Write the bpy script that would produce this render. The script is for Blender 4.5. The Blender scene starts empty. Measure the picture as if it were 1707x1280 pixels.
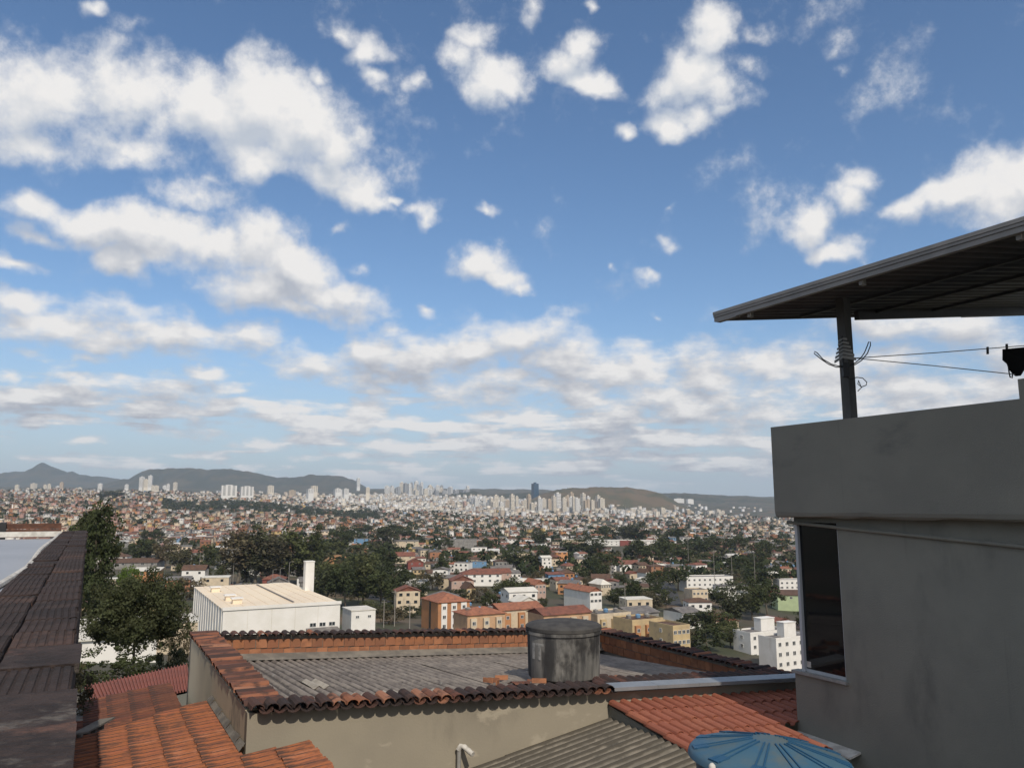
import bpy, math, random
import numpy as np
from mathutils import Vector, Matrix

random.seed(11)
rng = np.random.default_rng(11)
sc = bpy.context.scene
COL = sc.collection
R = math.radians

# ------------------------------------------------------------------ camera
EZ = 10.0                      # eye height above the ground of the near lots
F = 1314.0                     # focal length in pixels of the 1707 wide photo
PITCH = R(8.74)
cam_d = bpy.data.cameras.new('camera')
cam = bpy.data.objects.new('camera', cam_d)
COL.objects.link(cam)
cam_d.sensor_width = 36.0
cam_d.lens = F / 1707 * 36.0
cam_d.clip_start = 0.1
cam_d.clip_end = 60000
cam.location = (0, 0, EZ)
cam.rotation_euler = (R(90) + PITCH, 0, 0)
sc.camera = cam

sc.view_settings.view_transform = 'Standard'
sc.view_settings.look = 'None'
sc.view_settings.exposure = 0.0
sc.view_settings.gamma = 1.0
sc.view_settings.use_curve_mapping = False
sc.render.engine = 'CYCLES'
sc.cycles.use_denoising = True
sc.cycles.max_bounces = 6
sc.cycles.diffuse_bounces = 3
sc.cycles.volume_bounces = 0
sc.cycles.transparent_max_bounces = 8

SUN_EL, SUN_AZ = R(43), R(180 - 21)       # azimuth clockwise from +Y: behind the camera, to the right
SKY_STRENGTH = 0.12
sun_d = bpy.data.lights.new('sun', 'SUN')
sun_d.energy = 3.4
sun_d.angle = R(0.53)
sun_d.color = (1.0, 0.90, 0.76)
sun = bpy.data.objects.new('sun', sun_d)
COL.objects.link(sun)
to_sun = Vector((math.sin(SUN_AZ) * math.cos(SUN_EL), math.cos(SUN_AZ) * math.cos(SUN_EL), math.sin(SUN_EL)))
sun.rotation_euler = to_sun.to_track_quat('Z', 'Y').to_euler()
sun.location = (0, 0, 60)


def ray(px, py):
    """(X/Y, z/Y) of the sight line through a pixel of the photo."""
    xc, yc = (px - 853.5) / F, (640 - py) / F
    dy = math.cos(PITCH) - yc * math.sin(PITCH)
    return xc / dy, (math.sin(PITCH) + yc * math.cos(PITCH)) / dy


def at(px, py, Y):
    u, v = ray(px, py)
    return Vector((u * Y, Y, EZ + v * Y))


def pxof(p):
    d = Vector(p) - Vector((0, 0, EZ))
    f = d.y * math.cos(PITCH) + d.z * math.sin(PITCH)
    up = -d.y * math.sin(PITCH) + d.z * math.cos(PITCH)
    return 853.5 + F * d.x / f, 640 - F * up / f


# ------------------------------------------------------------------ node helpers
class NB:
    def __init__(s, tree):
        s.t = tree

    def n(s, typ, inputs=None, **props):
        nd = s.t.nodes.new(typ)
        for k, v in props.items():
            setattr(nd, k, v)
        for k, v in (inputs or {}).items():
            sock = nd.inputs[k]
            if hasattr(v, 'is_output'):
                s.t.links.new(v, sock)
            else:
                sock.default_value = v
        return nd

    def math(s, op, a, b=0.0, c=0.0, clamp=False):
        nd = s.n('ShaderNodeMath', operation=op, use_clamp=clamp)
        for i, v in enumerate((a, b, c)):
            if hasattr(v, 'is_output'):
                s.t.links.new(v, nd.inputs[i])
            else:
                nd.inputs[i].default_value = v
        return nd.outputs[0]

    def vmath(s, op, a, b=(0, 0, 0)):
        nd = s.n('ShaderNodeVectorMath', operation=op)
        for i, v in enumerate((a, b)):
            if hasattr(v, 'is_output'):
                s.t.links.new(v, nd.inputs[i])
            else:
                nd.inputs[i].default_value = v
        return nd.outputs[0]

    def sstep(s, x, lo, hi, a=0.0, b=1.0):
        nd = s.n('ShaderNodeMapRange', interpolation_type='SMOOTHSTEP')
        s.t.links.new(x, nd.inputs[0])
        for i, v in zip((1, 2, 3, 4), (lo, hi, a, b)):
            nd.inputs[i].default_value = v
        return nd.outputs[0]

    def mix(s, f, a, b, blend='MIX'):
        nd = s.n('ShaderNodeMix', data_type='RGBA', blend_type=blend)
        for sock, v in ((nd.inputs[0], f), (nd.inputs[6], a), (nd.inputs[7], b)):
            if hasattr(v, 'is_output'):
                s.t.links.new(v, sock)
            else:
                sock.default_value = v if not isinstance(v, tuple) or len(v) == 4 else (*v, 1)
        return nd.outputs[2]

    def noise(s, vec, scale, detail=4.0, rough=0.55, dist=0.0):
        nd = s.n('ShaderNodeTexNoise', {'Scale': scale, 'Detail': detail, 'Roughness': rough, 'Distortion': dist})
        if vec is not None:
            s.t.links.new(vec, nd.inputs['Vector'])
        return nd.outputs[0]


# ------------------------------------------------------------------ sky
world = bpy.data.worlds.new('World')
sc.world = world
world.use_nodes = True
world.cycles.sampling_method = 'MANUAL'
world.cycles.sample_map_resolution = 512
wt = world.node_tree
wt.nodes.clear()
# clouds: centre x, y, half width, half height (photo pixels), tilt in degrees (clockwise), strength
CLOUDS = [
    (70, 165, 210, 105, 4, 1), (230, 150, 190, 90, 10, 1), (340, 190, 170, 90, 18, 1), (440, 175, 90, 85, 25, 1),
    (500, 210, 95, 80, 25, 1), (560, 240, 60, 42, 20, 1), (60, 240, 190, 60, 0, .9), (430, 270, 170, 50, 15, .8), (250, 250, 130, 45, 5, .75),
    (540, 300, 90, 45, 24, 1), (600, 330, 60, 26, 28, 1), (715, 362, 42, 20, 22, .85), (655, 335, 28, 14, 10, .7),
    (50, 345, 90, 36, 12, 1), (150, 372, 110, 38, 12, 1), (250, 380, 110, 45, 8, 1), (355, 395, 95, 48, 8, 1), (430, 405, 100, 60, 22, 1),
    (490, 445, 90, 55, 30, 1), (540, 495, 110, 42, 12, 1), (420, 480, 110, 45, 14, 1), (205, 435, 50, 32, 25, .95), (350, 300, 70, 20, 5, .5),
    (500, 520, 90, 26, 10, .85), (60, 395, 60, 18, 10, .7), (20, 440, 60, 15, 8, .85),
    (35, 515, 80, 34, 14, 1), (110, 545, 90, 34, 15, 1), (200, 570, 80, 22, 5, .95), (230, 530, 100, 38, 5, .8), (320, 545, 110, 34, 8, .8),
    (420, 565, 60, 26, 12, .8), (150, 600, 60, 18, -15, .65), (345, 620, 40, 15, 8, .95), (60, 590, 60, 14, 5, .6),
    (560, 60, 36, 34, 50, .72), (595, 85, 45, 38, 60, .88), (625, 135, 42, 20, 40, .8), (697, 146, 20, 22, 0, .6), (525, 128, 28, 26, 0, .72),
    (812, 135, 66, 54, 25, 1), (775, 95, 42, 40, 0, .85), (795, 60, 40, 22, 10, .72), (845, 155, 32, 30, 0, .95),
    (972, 62, 40, 28, -30, .85), (945, 100, 45, 34, -30, .82), (985, 125, 50, 26, 35, .85), (885, 12, 34, 26, 10, .8), (985, 2, 20, 10, 0, .7),
    (1190, 62, 44, 58, 15, .95), (1165, 125, 72, 52, -20, 1), (1205, 160, 62, 46, 10, .9), (1110, 150, 50, 42, 0, .8), (1105, 215, 45, 36, -25, .95),
    (1165, 205, 50, 30, 10, .82), (1034, 230, 20, 20, 30, .9), (1265, 60, 52, 28, -15, .6), (1265, 120, 40, 34, 0, .62), (1215, 190, 70, 22, -25, .7),
    (1385, 75, 26, 32, 20, .6), (1400, 112, 18, 24, 0, .62),
    (1440, 295, 44, 30, -15, .9), (1415, 330, 36, 46, 25, .82), (1355, 375, 42, 42, -30, .95), (1395, 425, 60, 26, 15, .95), (1440, 440, 40, 20, 0, .6),
    (1655, 325, 90, 52, -10, 1), (1590, 335, 60, 34, -10, .95), (1525, 350, 55, 28, -18, .95), (1700, 310, 60, 50, 0, 1), (1690, 300, 90, 40, 0, .9),
    (820, 352, 38, 19, 5, .85), (805, 440, 68, 42, 5, 1.05), (845, 462, 58, 28, 15, 1.05), (875, 478, 34, 15, 15, .9), (1095, 463, 32, 13, 5, .66),
    (1122, 402, 26, 16, 10, .5), (1128, 350, 20, 12, 10, .55), (1110, 530, 20, 12, 0, .55), (605, 440, 34, 22, 15, .55), (575, 380, 28, 12, 0, .6),
    (710, 520, 20, 22, 0, .55), (1015, 465, 14, 10, 0, .5), (140, 6, 26, 14, 10, .75), (225, 30, 60, 20, 10, .5), (650, 555, 30, 14, 0, .55),
    (530, 610, 90, 30, 8, .9), (620, 590, 80, 36, 5, .9), (715, 595, 95, 40, -8, 1), (790, 590, 80, 50, -5, 1), (860, 570, 90, 40, -15, .95), (910, 540, 40, 34, -10, .75),
    (930, 600, 90, 50, 5, 1), (1020, 620, 95, 44, 0, 1), (1080, 610, 80, 42, 10, .95), (1180, 625, 90, 52, 5, 1), (1280, 620, 95, 50, -5, 1), (1370, 630, 110, 60, 0, 1),
    (1500, 640, 90, 44, 15, .95), (1480, 590, 80, 40, 0, .85), (850, 640, 100, 26, 5, .8), (1000, 670, 130, 28, 3, .9), (1140, 680, 130, 30, 2, .9), (1260, 690, 110, 40, 0, .9),
    (1480, 545, 110, 34, 0, .85), (1600, 550, 100, 40, 0, .85), (1680, 600, 70, 60, 0, .85), (950, 630, 80, 30, 0, .9),
    (280, 560, 150, 36, 6, .85), (60, 540, 110, 40, 8, .9), (640, 625, 190, 40, 0, .8), (900, 655, 240, 36, 0, .85), (1150, 660, 240, 42, 0, .85), (1400, 665, 190, 46, 0, .85), (1520, 690, 150, 36, 0, .8),
    (330, 320, 120, 30, 12, .6), (250, 410, 120, 30, 14, .8), (200, 690, 190, 18, 4, .7), (450, 700, 140, 20, 2, .65), (900, 700, 220, 18, 0, .7),
    (612, 698, 52, 30, 0, 1), (600, 716, 70, 18, 0, .9), (820, 693, 46, 16, 3, .95), (680, 705, 50, 20, 5, .7), (730, 720, 60, 14, 0, .7),
    (100, 655, 90, 20, 6, .95), (30, 650, 60, 18, 5, .8), (170, 680, 50, 14, 8, .7), (40, 705, 60, 12, 5, .85), (310, 690, 50, 12, 0, .8), (250, 712, 60, 12, 5, .75),
    (410, 690, 60, 18, 10, .65), (10, 625, 40, 14, 10, .8), (510, 715, 50, 12, 5, .75), (440, 745, 130, 12, 0, .75), (650, 748, 100, 11, 0, .8), (330, 725, 90, 14, 5, .75),
    (200, 700, 60, 10, 0, .6), (840, 745, 90, 14, 0, .75), (950, 735, 90, 14, 0, .75), (1060, 720, 110, 16, 0, .8), (1180, 730, 110, 16, 0, .8), (1090, 755, 140, 11, 0, .75),
    (780, 770, 140, 9, 0, .7), (960, 780, 130, 8, 0, .7), (1180, 775, 130, 9, 0, .7), (560, 765, 110, 8, 0, .65), (150, 738, 50, 9, 0, .6), (1250, 750, 60, 12, 0, .7),
]


def cloud_group(name, detail):
    g = bpy.data.node_groups.new(name, 'ShaderNodeTree')
    g.interface.new_socket('dir', in_out='INPUT', socket_type='NodeSocketVector')
    g.interface.new_socket('density', in_out='OUTPUT', socket_type='NodeSocketFloat')
    b = NB(g)
    gi = b.n('NodeGroupInput')
    d = gi.outputs[0]
    sep = b.n('ShaderNodeSeparateXYZ')
    g.links.new(d, sep.inputs[0])
    x, y, z = sep.outputs
    ys = b.math('MAXIMUM', y, 0.02)
    u = b.math('DIVIDE', x, ys)
    v = b.math('DIVIDE', z, ys)
    el = b.math('MAXIMUM', z, 0.0)
    low = b.sstep(z, 0.05, 0.34, 1.0, 0.0)
    # breakup noise: coarse billows high up, small flat ones towards the horizon
    n1 = b.noise(d, 12.0, detail, 0.63)
    sq = b.vmath('MULTIPLY', d, (1.0, 1.0, 2.4))
    n2 = b.noise(sq, 22.0, detail, 0.62)
    nz = b.n('ShaderNodeMix', {0: low, 2: n1, 3: n2}, data_type='FLOAT').outputs[0]
    # warp of the cloud outlines
    wn = b.n('ShaderNodeTexNoise', {'Scale': 11.0, 'Detail': 3.0, 'Roughness': 0.6})
    g.links.new(d, wn.inputs['Vector'])
    uv = b.n('ShaderNodeCombineXYZ', {0: u, 1: v}).outputs[0]
    wo = b.vmath('SUBTRACT', wn.outputs['Color'], (0.5, 0.5, 0.5))
    wsc = b.n('ShaderNodeVectorMath', operation='SCALE')
    g.links.new(wo, wsc.inputs[0])
    g.links.new(b.sstep(z, 0.0, 0.3, 0.025, 0.10), wsc.inputs['Scale'])
    uvw = b.vmath('ADD', uv, wsc.outputs[0])
    uvw = b.vmath('MULTIPLY', uvw, (1, 1, 0))
    cov = None
    for (cx, cy, hw, hh, tilt, st) in CLOUDS:
        cu, cv = ray(cx, cy)
        k = 1.5
        su = abs(ray(cx + hw, cy)[0] - ray(cx - hw, cy)[0]) / 2 * k
        sv = abs(ray(cx, cy + hh)[1] - ray(cx, cy - hh)[1]) / 2 * k
        mp = b.n('ShaderNodeMapping', vector_type='TEXTURE')
        g.links.new(uvw, mp.inputs[0])
        mp.inputs[1].default_value = (cu, cv, 0)
        mp.inputs[2].default_value = (0, 0, -R(tilt))
        mp.inputs[3].default_value = (su, sv, 1)
        gr = b.n('ShaderNodeTexGradient', gradient_type='SPHERICAL')
        g.links.new(mp.outputs[0], gr.inputs[0])
        m = b.math('MULTIPLY', gr.outputs[1], st)
        if cov is None:
            cov = m
        else:
            sm = b.n('ShaderNodeMath', operation='SMOOTH_MAX')
            g.links.new(cov, sm.inputs[0])
            g.links.new(m, sm.inputs[1])
            sm.inputs[2].default_value = 0.12
            cov = sm.outputs[0]
    # broken cumulus out of view, its cover thickened to whiten the ambient light
    gen = b.noise(d, 2.6, 2.0, 0.5)
    gen = b.sstep(gen, 0.40, 0.62, 0.0, 0.95)
    wgt = b.math('MAXIMUM', b.sstep(y, 0.30, 0.55, 1.0, 0.0), b.sstep(v, 0.70, 0.95))
    gen = b.math('MULTIPLY', gen, wgt)
    cov = b.math('MAXIMUM', cov, gen)
    # flat decks of cloud one behind the other towards the horizon
    st = b.noise(b.vmath('MULTIPLY', d, (5.0, 5.0, 44.0)), 1.0, 3.0, 0.55)
    st = b.math('MULTIPLY', b.sstep(st, 0.37, 0.60, 0.0, 0.85), b.math('MULTIPLY', b.sstep(z, 0.005, 0.03), b.sstep(z, 0.10, 0.20, 1.0, 0.0)))
    cov = b.math('MAXIMUM', cov, st)
    dens = b.math('MULTIPLY_ADD', b.math('SUBTRACT', nz, 0.5), 1.75, cov)
    go = b.n('NodeGroupOutput')
    g.links.new(dens, go.inputs[0])
    return g


def build_world():
    b = NB(wt)
    tc = b.n('ShaderNodeTexCoord')
    d = tc.outputs['Generated']
    sky = b.n('ShaderNodeTexSky', sky_type='NISHITA', sun_disc=False, sun_elevation=SUN_EL, sun_rotation=SUN_AZ,
              altitude=850.0, air_density=1.0, dust_density=1.2, ozone_density=1.6)
    sep = b.n('ShaderNodeSeparateXYZ')
    wt.links.new(d, sep.inputs[0])
    z = sep.outputs[2]
    g = cloud_group('cloud_density', 7.0)
    g1 = b.n('ShaderNodeGroup', node_tree=g)
    wt.links.new(d, g1.inputs[0])
    off = b.n('ShaderNodeCombineXYZ', {0: 0.006, 2: b.sstep(z, 0.0, 0.45, 0.012, 0.032)})
    d2 = b.vmath('ADD', d, off.outputs[0])
    gb = cloud_group('cloud_density_above', 4.0)
    g2 = b.n('ShaderNodeGroup', node_tree=gb)
    wt.links.new(d2, g2.inputs[0])
    D = g1.outputs[0]
    alpha = b.math('MULTIPLY_ADD', b.sstep(D, 0.30, 0.78), 0.74, b.math('MULTIPLY', b.sstep(D, 0.18, 0.50), 0.26))
    alpha = b.math('MULTIPLY', alpha, b.sstep(z, -0.005, 0.05, 0.25, 1.0))
    lit = b.math('SUBTRACT', D, g2.outputs[0])                       # >0 near the tops, <0 near the bases
    lit = b.math('MULTIPLY_ADD', lit, 1.35, b.sstep(z, 0.05, 0.4, 0.46, 0.58))
    n = b.noise(b.vmath('MULTIPLY', d, (1, 1, 1.8)), 6.5, 5.0, 0.55)
    lit = b.math('ADD', lit, b.math('MULTIPLY', b.math('SUBTRACT', n, 0.5), 2.2), clamp=True)
    thin = b.sstep(D, 0.3, 0.95)                                      # thin edges stay bright
    k = 1.0 / SKY_STRENGTH
    dark_lo = tuple(c * k for c in (0.42, 0.44, 0.50))
    dark_hi = tuple(c * k for c in (0.52, 0.57, 0.65))
    lite = tuple(c * k for c in (0.90, 0.88, 0.86))
    dark = b.mix(b.sstep(z, 0.15, 0.42), dark_lo, dark_hi)
    ccol = b.mix(lit, dark, lite)
    ccol = b.mix(b.math('MULTIPLY', b.math('SUBTRACT', 1.0, thin), 0.35), ccol, tuple(c * k for c in (0.78, 0.80, 0.84)))
    # clear air between the clouds
    clear = b.n('ShaderNodeHueSaturation', {'Saturation': 1.14, 'Value': 1.10})
    wt.links.new(sky.outputs[0], clear.inputs['Color'])
    hz = b.sstep(z, 0.0, 0.24, 0.75, 0.0)
    skyc = b.mix(hz, clear.outputs[0], tuple(c * k for c in (0.42, 0.50, 0.60)))
    col = b.mix(alpha, skyc, ccol)
    bg = b.n('ShaderNodeBackground', {'Strength': SKY_STRENGTH})
    wt.links.new(col, bg.inputs[0])
    out = b.n('ShaderNodeOutputWorld')
    wt.links.new(bg.outputs[0], out.inputs[0])


build_world()


# ------------------------------------------------------------------ materials
MATS = {}


def pmat(name, c1, c2=None, s=2.0, stretch=(1, 1, 1), lo=0.35, hi=0.65, rough=0.9, bump=0.0, bs=40.0, stain=None, ss=1.0, st=(0.5, 0.7),
         sstretch=(1, 1, 1), valley=None, rnd=None, obj=False, spec=0.3, metal=0.0, detail=5.0, stain2=None):
    """Weathered surface: noise between two colours, optional stains, optional per-object colours (rnd)."""
    m = bpy.data.materials.new(name)
    m.use_nodes = True
    t = m.node_tree
    b = NB(t)
    pr = t.nodes['Principled BSDF']
    if obj:
        tc = b.n('ShaderNodeTexCoord').outputs['Object']
    else:
        tc = b.n('ShaderNodeNewGeometry').outputs['Position']
    oi = b.n('ShaderNodeObjectInfo').outputs['Random'] if (rnd or obj) else None
    p = b.vmath('MULTIPLY', tc, stretch)
    if oi is not None and obj:
        o3 = b.n('ShaderNodeCombineXYZ', {0: b.math('MULTIPLY', oi, 37.0), 1: b.math('MULTIPLY', oi, 91.0)}).outputs[0]
        p = b.vmath('ADD', p, o3)
    if rnd:
        cr = b.n('ShaderNodeValToRGB')
        t.links.new(oi, cr.inputs[0])
        e = cr.color_ramp
        e.interpolation = 'CONSTANT' if len(rnd) > 3 else 'LINEAR'
        while len(e.elements) < len(rnd):
            e.elements.new(0.5)
        for i, c in enumerate(rnd):
            e.elements[i].position = i / len(rnd)
            e.elements[i].color = (*c, 1)
        base = cr.outputs[0]
        if c2 is not None:
            base = b.mix(b.sstep(b.noise(p, s, detail), lo, hi), base, c2)
    elif c2 is not None:
        base = b.mix(b.sstep(b.noise(p, s, detail), lo, hi), c1, c2)
    else:
        base = None
    if stain is not None:
        q = b.vmath('MULTIPLY', tc, sstretch)
        f = b.sstep(b.noise(q, ss, 6.0, 0.62), st[0], st[1])
        base = b.mix(f, base if base is not None else c1, stain)
    if stain2 is not None:
        c_, s_, t_, str_ = stain2
        q = b.vmath('MULTIPLY', tc, str_)
        f = b.sstep(b.noise(q, s_, 6.0, 0.62), t_[0], t_[1])
        base = b.mix(f, base if base is not None else c1, c_)
    if valley is not None:       # dirt settled in the troughs of a corrugated sheet
        oz = b.n('ShaderNodeSeparateXYZ')
        t.links.new(b.n('ShaderNodeTexCoord').outputs['Object'], oz.inputs[0])
        f = b.sstep(b.math('ADD', oz.outputs[2], b.math('MULTIPLY', b.math('SUBTRACT', b.noise(p, 5.0, 4.0), 0.5), 0.05)), valley[0], valley[1], 1.0, 0.0)
        base = b.mix(f, base if base is not None else c1, valley[2])
    if base is not None:
        t.links.new(base, pr.inputs['Base Color'])
    else:
        pr.inputs['Base Color'].default_value = (*c1, 1)
    pr.inputs['Roughness'].default_value = rough
    pr.inputs['Specular IOR Level'].default_value = spec
    pr.inputs['Metallic'].default_value = metal
    if bump:
        bn = b.n('ShaderNodeBump', {'Strength': bump, 'Distance': 0.02, 'Height': b.noise(p, bs, 4.0, 0.6)})
        t.links.new(bn.outputs[0], pr.inputs['Normal'])
    MATS[name] = m
    return m


def attr_mat(name, rough=0.9):
    m = bpy.data.materials.new(name)
    m.use_nodes = True
    t = m.node_tree
    a = t.nodes.new('ShaderNodeAttribute')
    a.attribute_name = 'col'
    pr = t.nodes['Principled BSDF']
    pr.inputs['Roughness'].default_value = rough
    pr.inputs['Specular IOR Level'].default_value = 0.2
    t.links.new(a.outputs['Color'], pr.inputs['Base Color'])
    return m


def foliage(name, cols, trans=0.25):
    m = bpy.data.materials.new(name)
    m.use_nodes = True
    t = m.node_tree
    b = NB(t)
    pr = t.nodes['Principled BSDF']
    oi = b.n('ShaderNodeObjectInfo').outputs['Random']
    pos = b.n('ShaderNodeTexCoord').outputs['Object']
    cr = b.n('ShaderNodeValToRGB')
    t.links.new(oi, cr.inputs[0])
    e = cr.color_ramp
    while len(e.elements) < len(cols):
        e.elements.new(0.5)
    for i, c in enumerate(cols):
        e.elements[i].position = i / max(1, len(cols) - 1)
        e.elements[i].color = (*c, 1)
    n = b.noise(pos, 7.0, 3.0)
    hs = b.n('ShaderNodeHueSaturation', {'Value': b.sstep(n, 0.3, 0.7, 0.65, 1.45), 'Hue': b.sstep(n, 0.3, 0.7, 0.49, 0.51)})
    t.links.new(cr.outputs[0], hs.inputs['Color'])
    t.links.new(hs.outputs[0], pr.inputs['Base Color'])
    pr.inputs['Roughness'].default_value = 0.75
    pr.inputs['Specular IOR Level'].default_value = 0.2
    tl = b.n('ShaderNodeBsdfTranslucent')
    t.links.new(hs.outputs[0], tl.inputs['Color'])
    ms = b.n('ShaderNodeMixShader', {0: trans})
    t.links.new(pr.outputs[0], ms.inputs[1])
    t.links.new(tl.outputs[0], ms.inputs[2])
    t.links.new(ms.outputs[0], t.nodes['Material Output'].inputs[0])
    return m


# ------------------------------------------------------------------ object helpers
def tag(o, label=None, cat=None, group=None, kind=None):
    if label:
        o['label'] = label
    if cat:
        o['category'] = cat
    if group:
        o['group'] = group
    if kind:
        o['kind'] = kind
    return o


def adopt(o, parent):
    if parent is not None:
        o.parent = parent
        # build order: parents are placed before their parts and never move afterwards
        mw = parent.matrix_basis if parent.parent is None else parent.parent.matrix_basis @ parent.matrix_parent_inverse @ parent.matrix_basis
        o.matrix_parent_inverse = mw.inverted()
    return o


def thing(name, label, cat, loc, group=None, yaw=0.0):
    o = bpy.data.objects.new(name, None)
    o.empty_display_size = 0.3
    o.location = loc
    o.rotation_euler = (0, 0, yaw)
    COL.objects.link(o)
    return tag(o, label, cat, group)


def link(name, mesh, parent=None, mat=None, matrix=None):
    o = bpy.data.objects.new(name, mesh)
    COL.objects.link(o)
    if mat is not None and not mesh.materials:
        mesh.materials.append(mat)
    if matrix is not None:
        o.matrix_basis = matrix
    return adopt(o, parent)


class MB:
    def __init__(s):
        s.v, s.f, s.m = [], [], []
        s.mi = 0

    def face(s, *pts):
        i = len(s.v)
        s.v += [tuple(p) for p in pts]
        s.f.append(tuple(range(i, i + len(pts))))
        s.m.append(s.mi)

    def box(s, o, ax, ay, az):
        o, ax, ay, az = Vector(o), Vector(ax), Vector(ay), Vector(az)
        if ax.cross(ay).dot(az) < 0:
            o, ax = o + ax, -ax
        i = len(s.v)
        s.v += [tuple(o + ax * a + ay * b + az * c) for c in (0, 1) for b in (0, 1) for a in (0, 1)]
        for q in ((0, 2, 3, 1), (4, 5, 7, 6), (0, 1, 5, 4), (2, 6, 7, 3), (0, 4, 6, 2), (1, 3, 7, 5)):
            s.f.append(tuple(i + k for k in q))
            s.m.append(s.mi)
        return s

    def cbox(s, c, ex, ey, ez):
        """box from its centre and three full edge vectors"""
        c, ex, ey, ez = Vector(c), Vector(ex), Vector(ey), Vector(ez)
        return s.box(c - ex / 2 - ey / 2 - ez / 2, ex, ey, ez)

    def tube(s, pts, r, seg=8, caps=True):
        pts = [Vector(p) for p in pts]
        rs = r if isinstance(r, (list, tuple)) else [r] * len(pts)
        base = len(s.v)
        ref = None
        for k, p in enumerate(pts):
            t = (pts[min(k + 1, len(pts) - 1)] - pts[max(k - 1, 0)]).normalized()
            if ref is None:
                ref = Vector((0, 0, 1)) if abs(t.z) < 0.9 else Vector((1, 0, 0))
            a = (ref - t * ref.dot(t)).normalized()
            ref = a
            bb = t.cross(a)
            for j in range(seg):
                an = 2 * math.pi * j / seg
                s.v.append(tuple(p + (a * math.cos(an) + bb * math.sin(an)) * rs[k]))
        for k in range(len(pts) - 1):
            for j in range(seg):
                a0, a1 = base + k * seg + j, base + k * seg + (j + 1) % seg
                s.f.append((a0, a1, a1 + seg, a0 + seg))
                s.m.append(s.mi)
        if caps:
            s.f.append(tuple(base + j for j in range(seg))[::-1])
            s.f.append(tuple(base + (len(pts) - 1) * seg + j for j in range(seg)))
            s.m += [s.mi, s.mi]
        return s

    def lathe(s, c, prof, seg=32, cap=True):
        c = Vector(c)
        base = len(s.v)
        for (r, z) in prof:
            for j in range(seg):
                an = 2 * math.pi * j / seg
                s.v.append(tuple(c + Vector((r * math.cos(an), r * math.sin(an), z))))
        for k in range(len(prof) - 1):
            for j in range(seg):
                a0, a1 = base + k * seg + j, base + k * seg + (j + 1) % seg
                s.f.append((a0, a1, a1 + seg, a0 + seg))
                s.m.append(s.mi)
        if cap:
            s.f.append(tuple(base + j for j in range(seg))[::-1])
            s.f.append(tuple(base + (len(prof) - 1) * seg + j for j in range(seg)))
            s.m += [s.mi, s.mi]
        return s

    def mesh(s, name, mats=None, smooth=False):
        me = bpy.data.meshes.new(name)
        me.from_pydata(s.v, [], s.f)
        for mt in (mats if isinstance(mats, (list, tuple)) else [mats]):
            if mt is not None:
                me.materials.append(mt)
        me.polygons.foreach_set('material_index', s.m)
        if smooth:
            me.polygons.foreach_set('use_smooth', [True] * len(s.f))
            try:
                me.set_sharp_from_angle(angle=R(40))
            except Exception:
                pass
        me.update()
        return me

    def build(s, name, mat, parent=None, smooth=False, kind=None, label=None):
        o = link(name, s.mesh(name, mat, smooth), parent)
        return tag(o, label, None, None, kind)


def grid_mesh(name, P, mat, smooth=True):
    """P: (n, m, 3) array of points -> quad sheet"""
    n, m, _ = P.shape
    idx = np.arange(n * m).reshape(n, m)
    q = np.stack([idx[:-1, :-1], idx[:-1, 1:], idx[1:, 1:], idx[1:, :-1]], -1).reshape(-1, 4)
    return quad_mesh(name, P.reshape(-1, 3), q, mat, smooth)


def quad_mesh(name, V, Q, mat, smooth=False, col=None):
    me = bpy.data.meshes.new(name)
    me.vertices.add(len(V))
    me.vertices.foreach_set('co', np.ascontiguousarray(V, dtype=np.float32).ravel())
    me.loops.add(Q.size)
    me.loops.foreach_set('vertex_index', np.ascontiguousarray(Q, dtype=np.int32).ravel())
    me.polygons.add(len(Q))
    me.polygons.foreach_set('loop_start', np.arange(0, Q.size, Q.shape[1], dtype=np.int32))
    me.polygons.foreach_set('loop_total', np.full(len(Q), Q.shape[1], dtype=np.int32))
    if smooth:
        me.polygons.foreach_set('use_smooth', np.ones(len(Q), dtype=bool))
    if col is not None:
        a = me.attributes.new('col', 'FLOAT_COLOR', 'FACE')
        c4 = np.ones((len(Q), 4), dtype=np.float32)
        c4[:, :3] = col
        a.data.foreach_set('color', c4.ravel())
    me.materials.append(mat)
    me.update(calc_edges=True)
    return me


UP = Vector((0, 0, 1))
_u0 = ray(150, 842)[0]
A = Vector((_u0, 1, 0)).normalized()          # along the lots, away from the camera
C = Vector((A.y, -A.x, 0))                    # across them, to the right
YAW = math.atan2(C.y, C.x)

# ------------------------------------------------------------------ ground
COLS_PX = [-120, 60, 262, 525, 853, 1116, 1313, 1800]
TY = np.log(np.array([20, 32, 60, 100, 160, 250, 350, 500, 700, 1000, 1500, 2200, 3200, 4500, 6500, 9000, 14000], float))
ROWS = {      # ground rows of the photo at those distances, for each column
    -120: [None, None, 1150, 1110, 1085, 1045, 1000, 962, 932, 903, 874, 846, 826, 820, 814, 812, 822],
    60:   [None, None, 1150, 1110, 1085, 1045, 1000, 962, 932, 903, 874, 846, 827, 820, 814, 812, 822],
    262:  [None, None, 1150, 1110, 1085, 1048, 1003, 965, 934, 904, 878, 852, 832, 823, 816, 813, 822],
    525:  [None, None, 1165, 1120, 1090, 1052, 1010, 968, 936, 908, 884, 866, 848, 834, 822, 815, 822],
    853:  [None, None, 1180, 1140, 1098, 1055, 1018, 975, 942, 913, 891, 875, 862, 850, 828, 815, 822],
    1116: [None, None, 1200, 1165, 1130, 1085, 1035, 984, 946, 916, 895, 880, 868, 856, 838, 822, 826],
    1313: [None, None, 1210, 1180, 1150, 1115, 1050, 992, 950, 920, 898, 882, 872, 862, 845, 830, 830],
    1800: [None, None, 1210, 1180, 1150, 1115, 1050, 992, 950, 920, 898, 882, 872, 862, 845, 830, 830],
}
ZT = []
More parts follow.
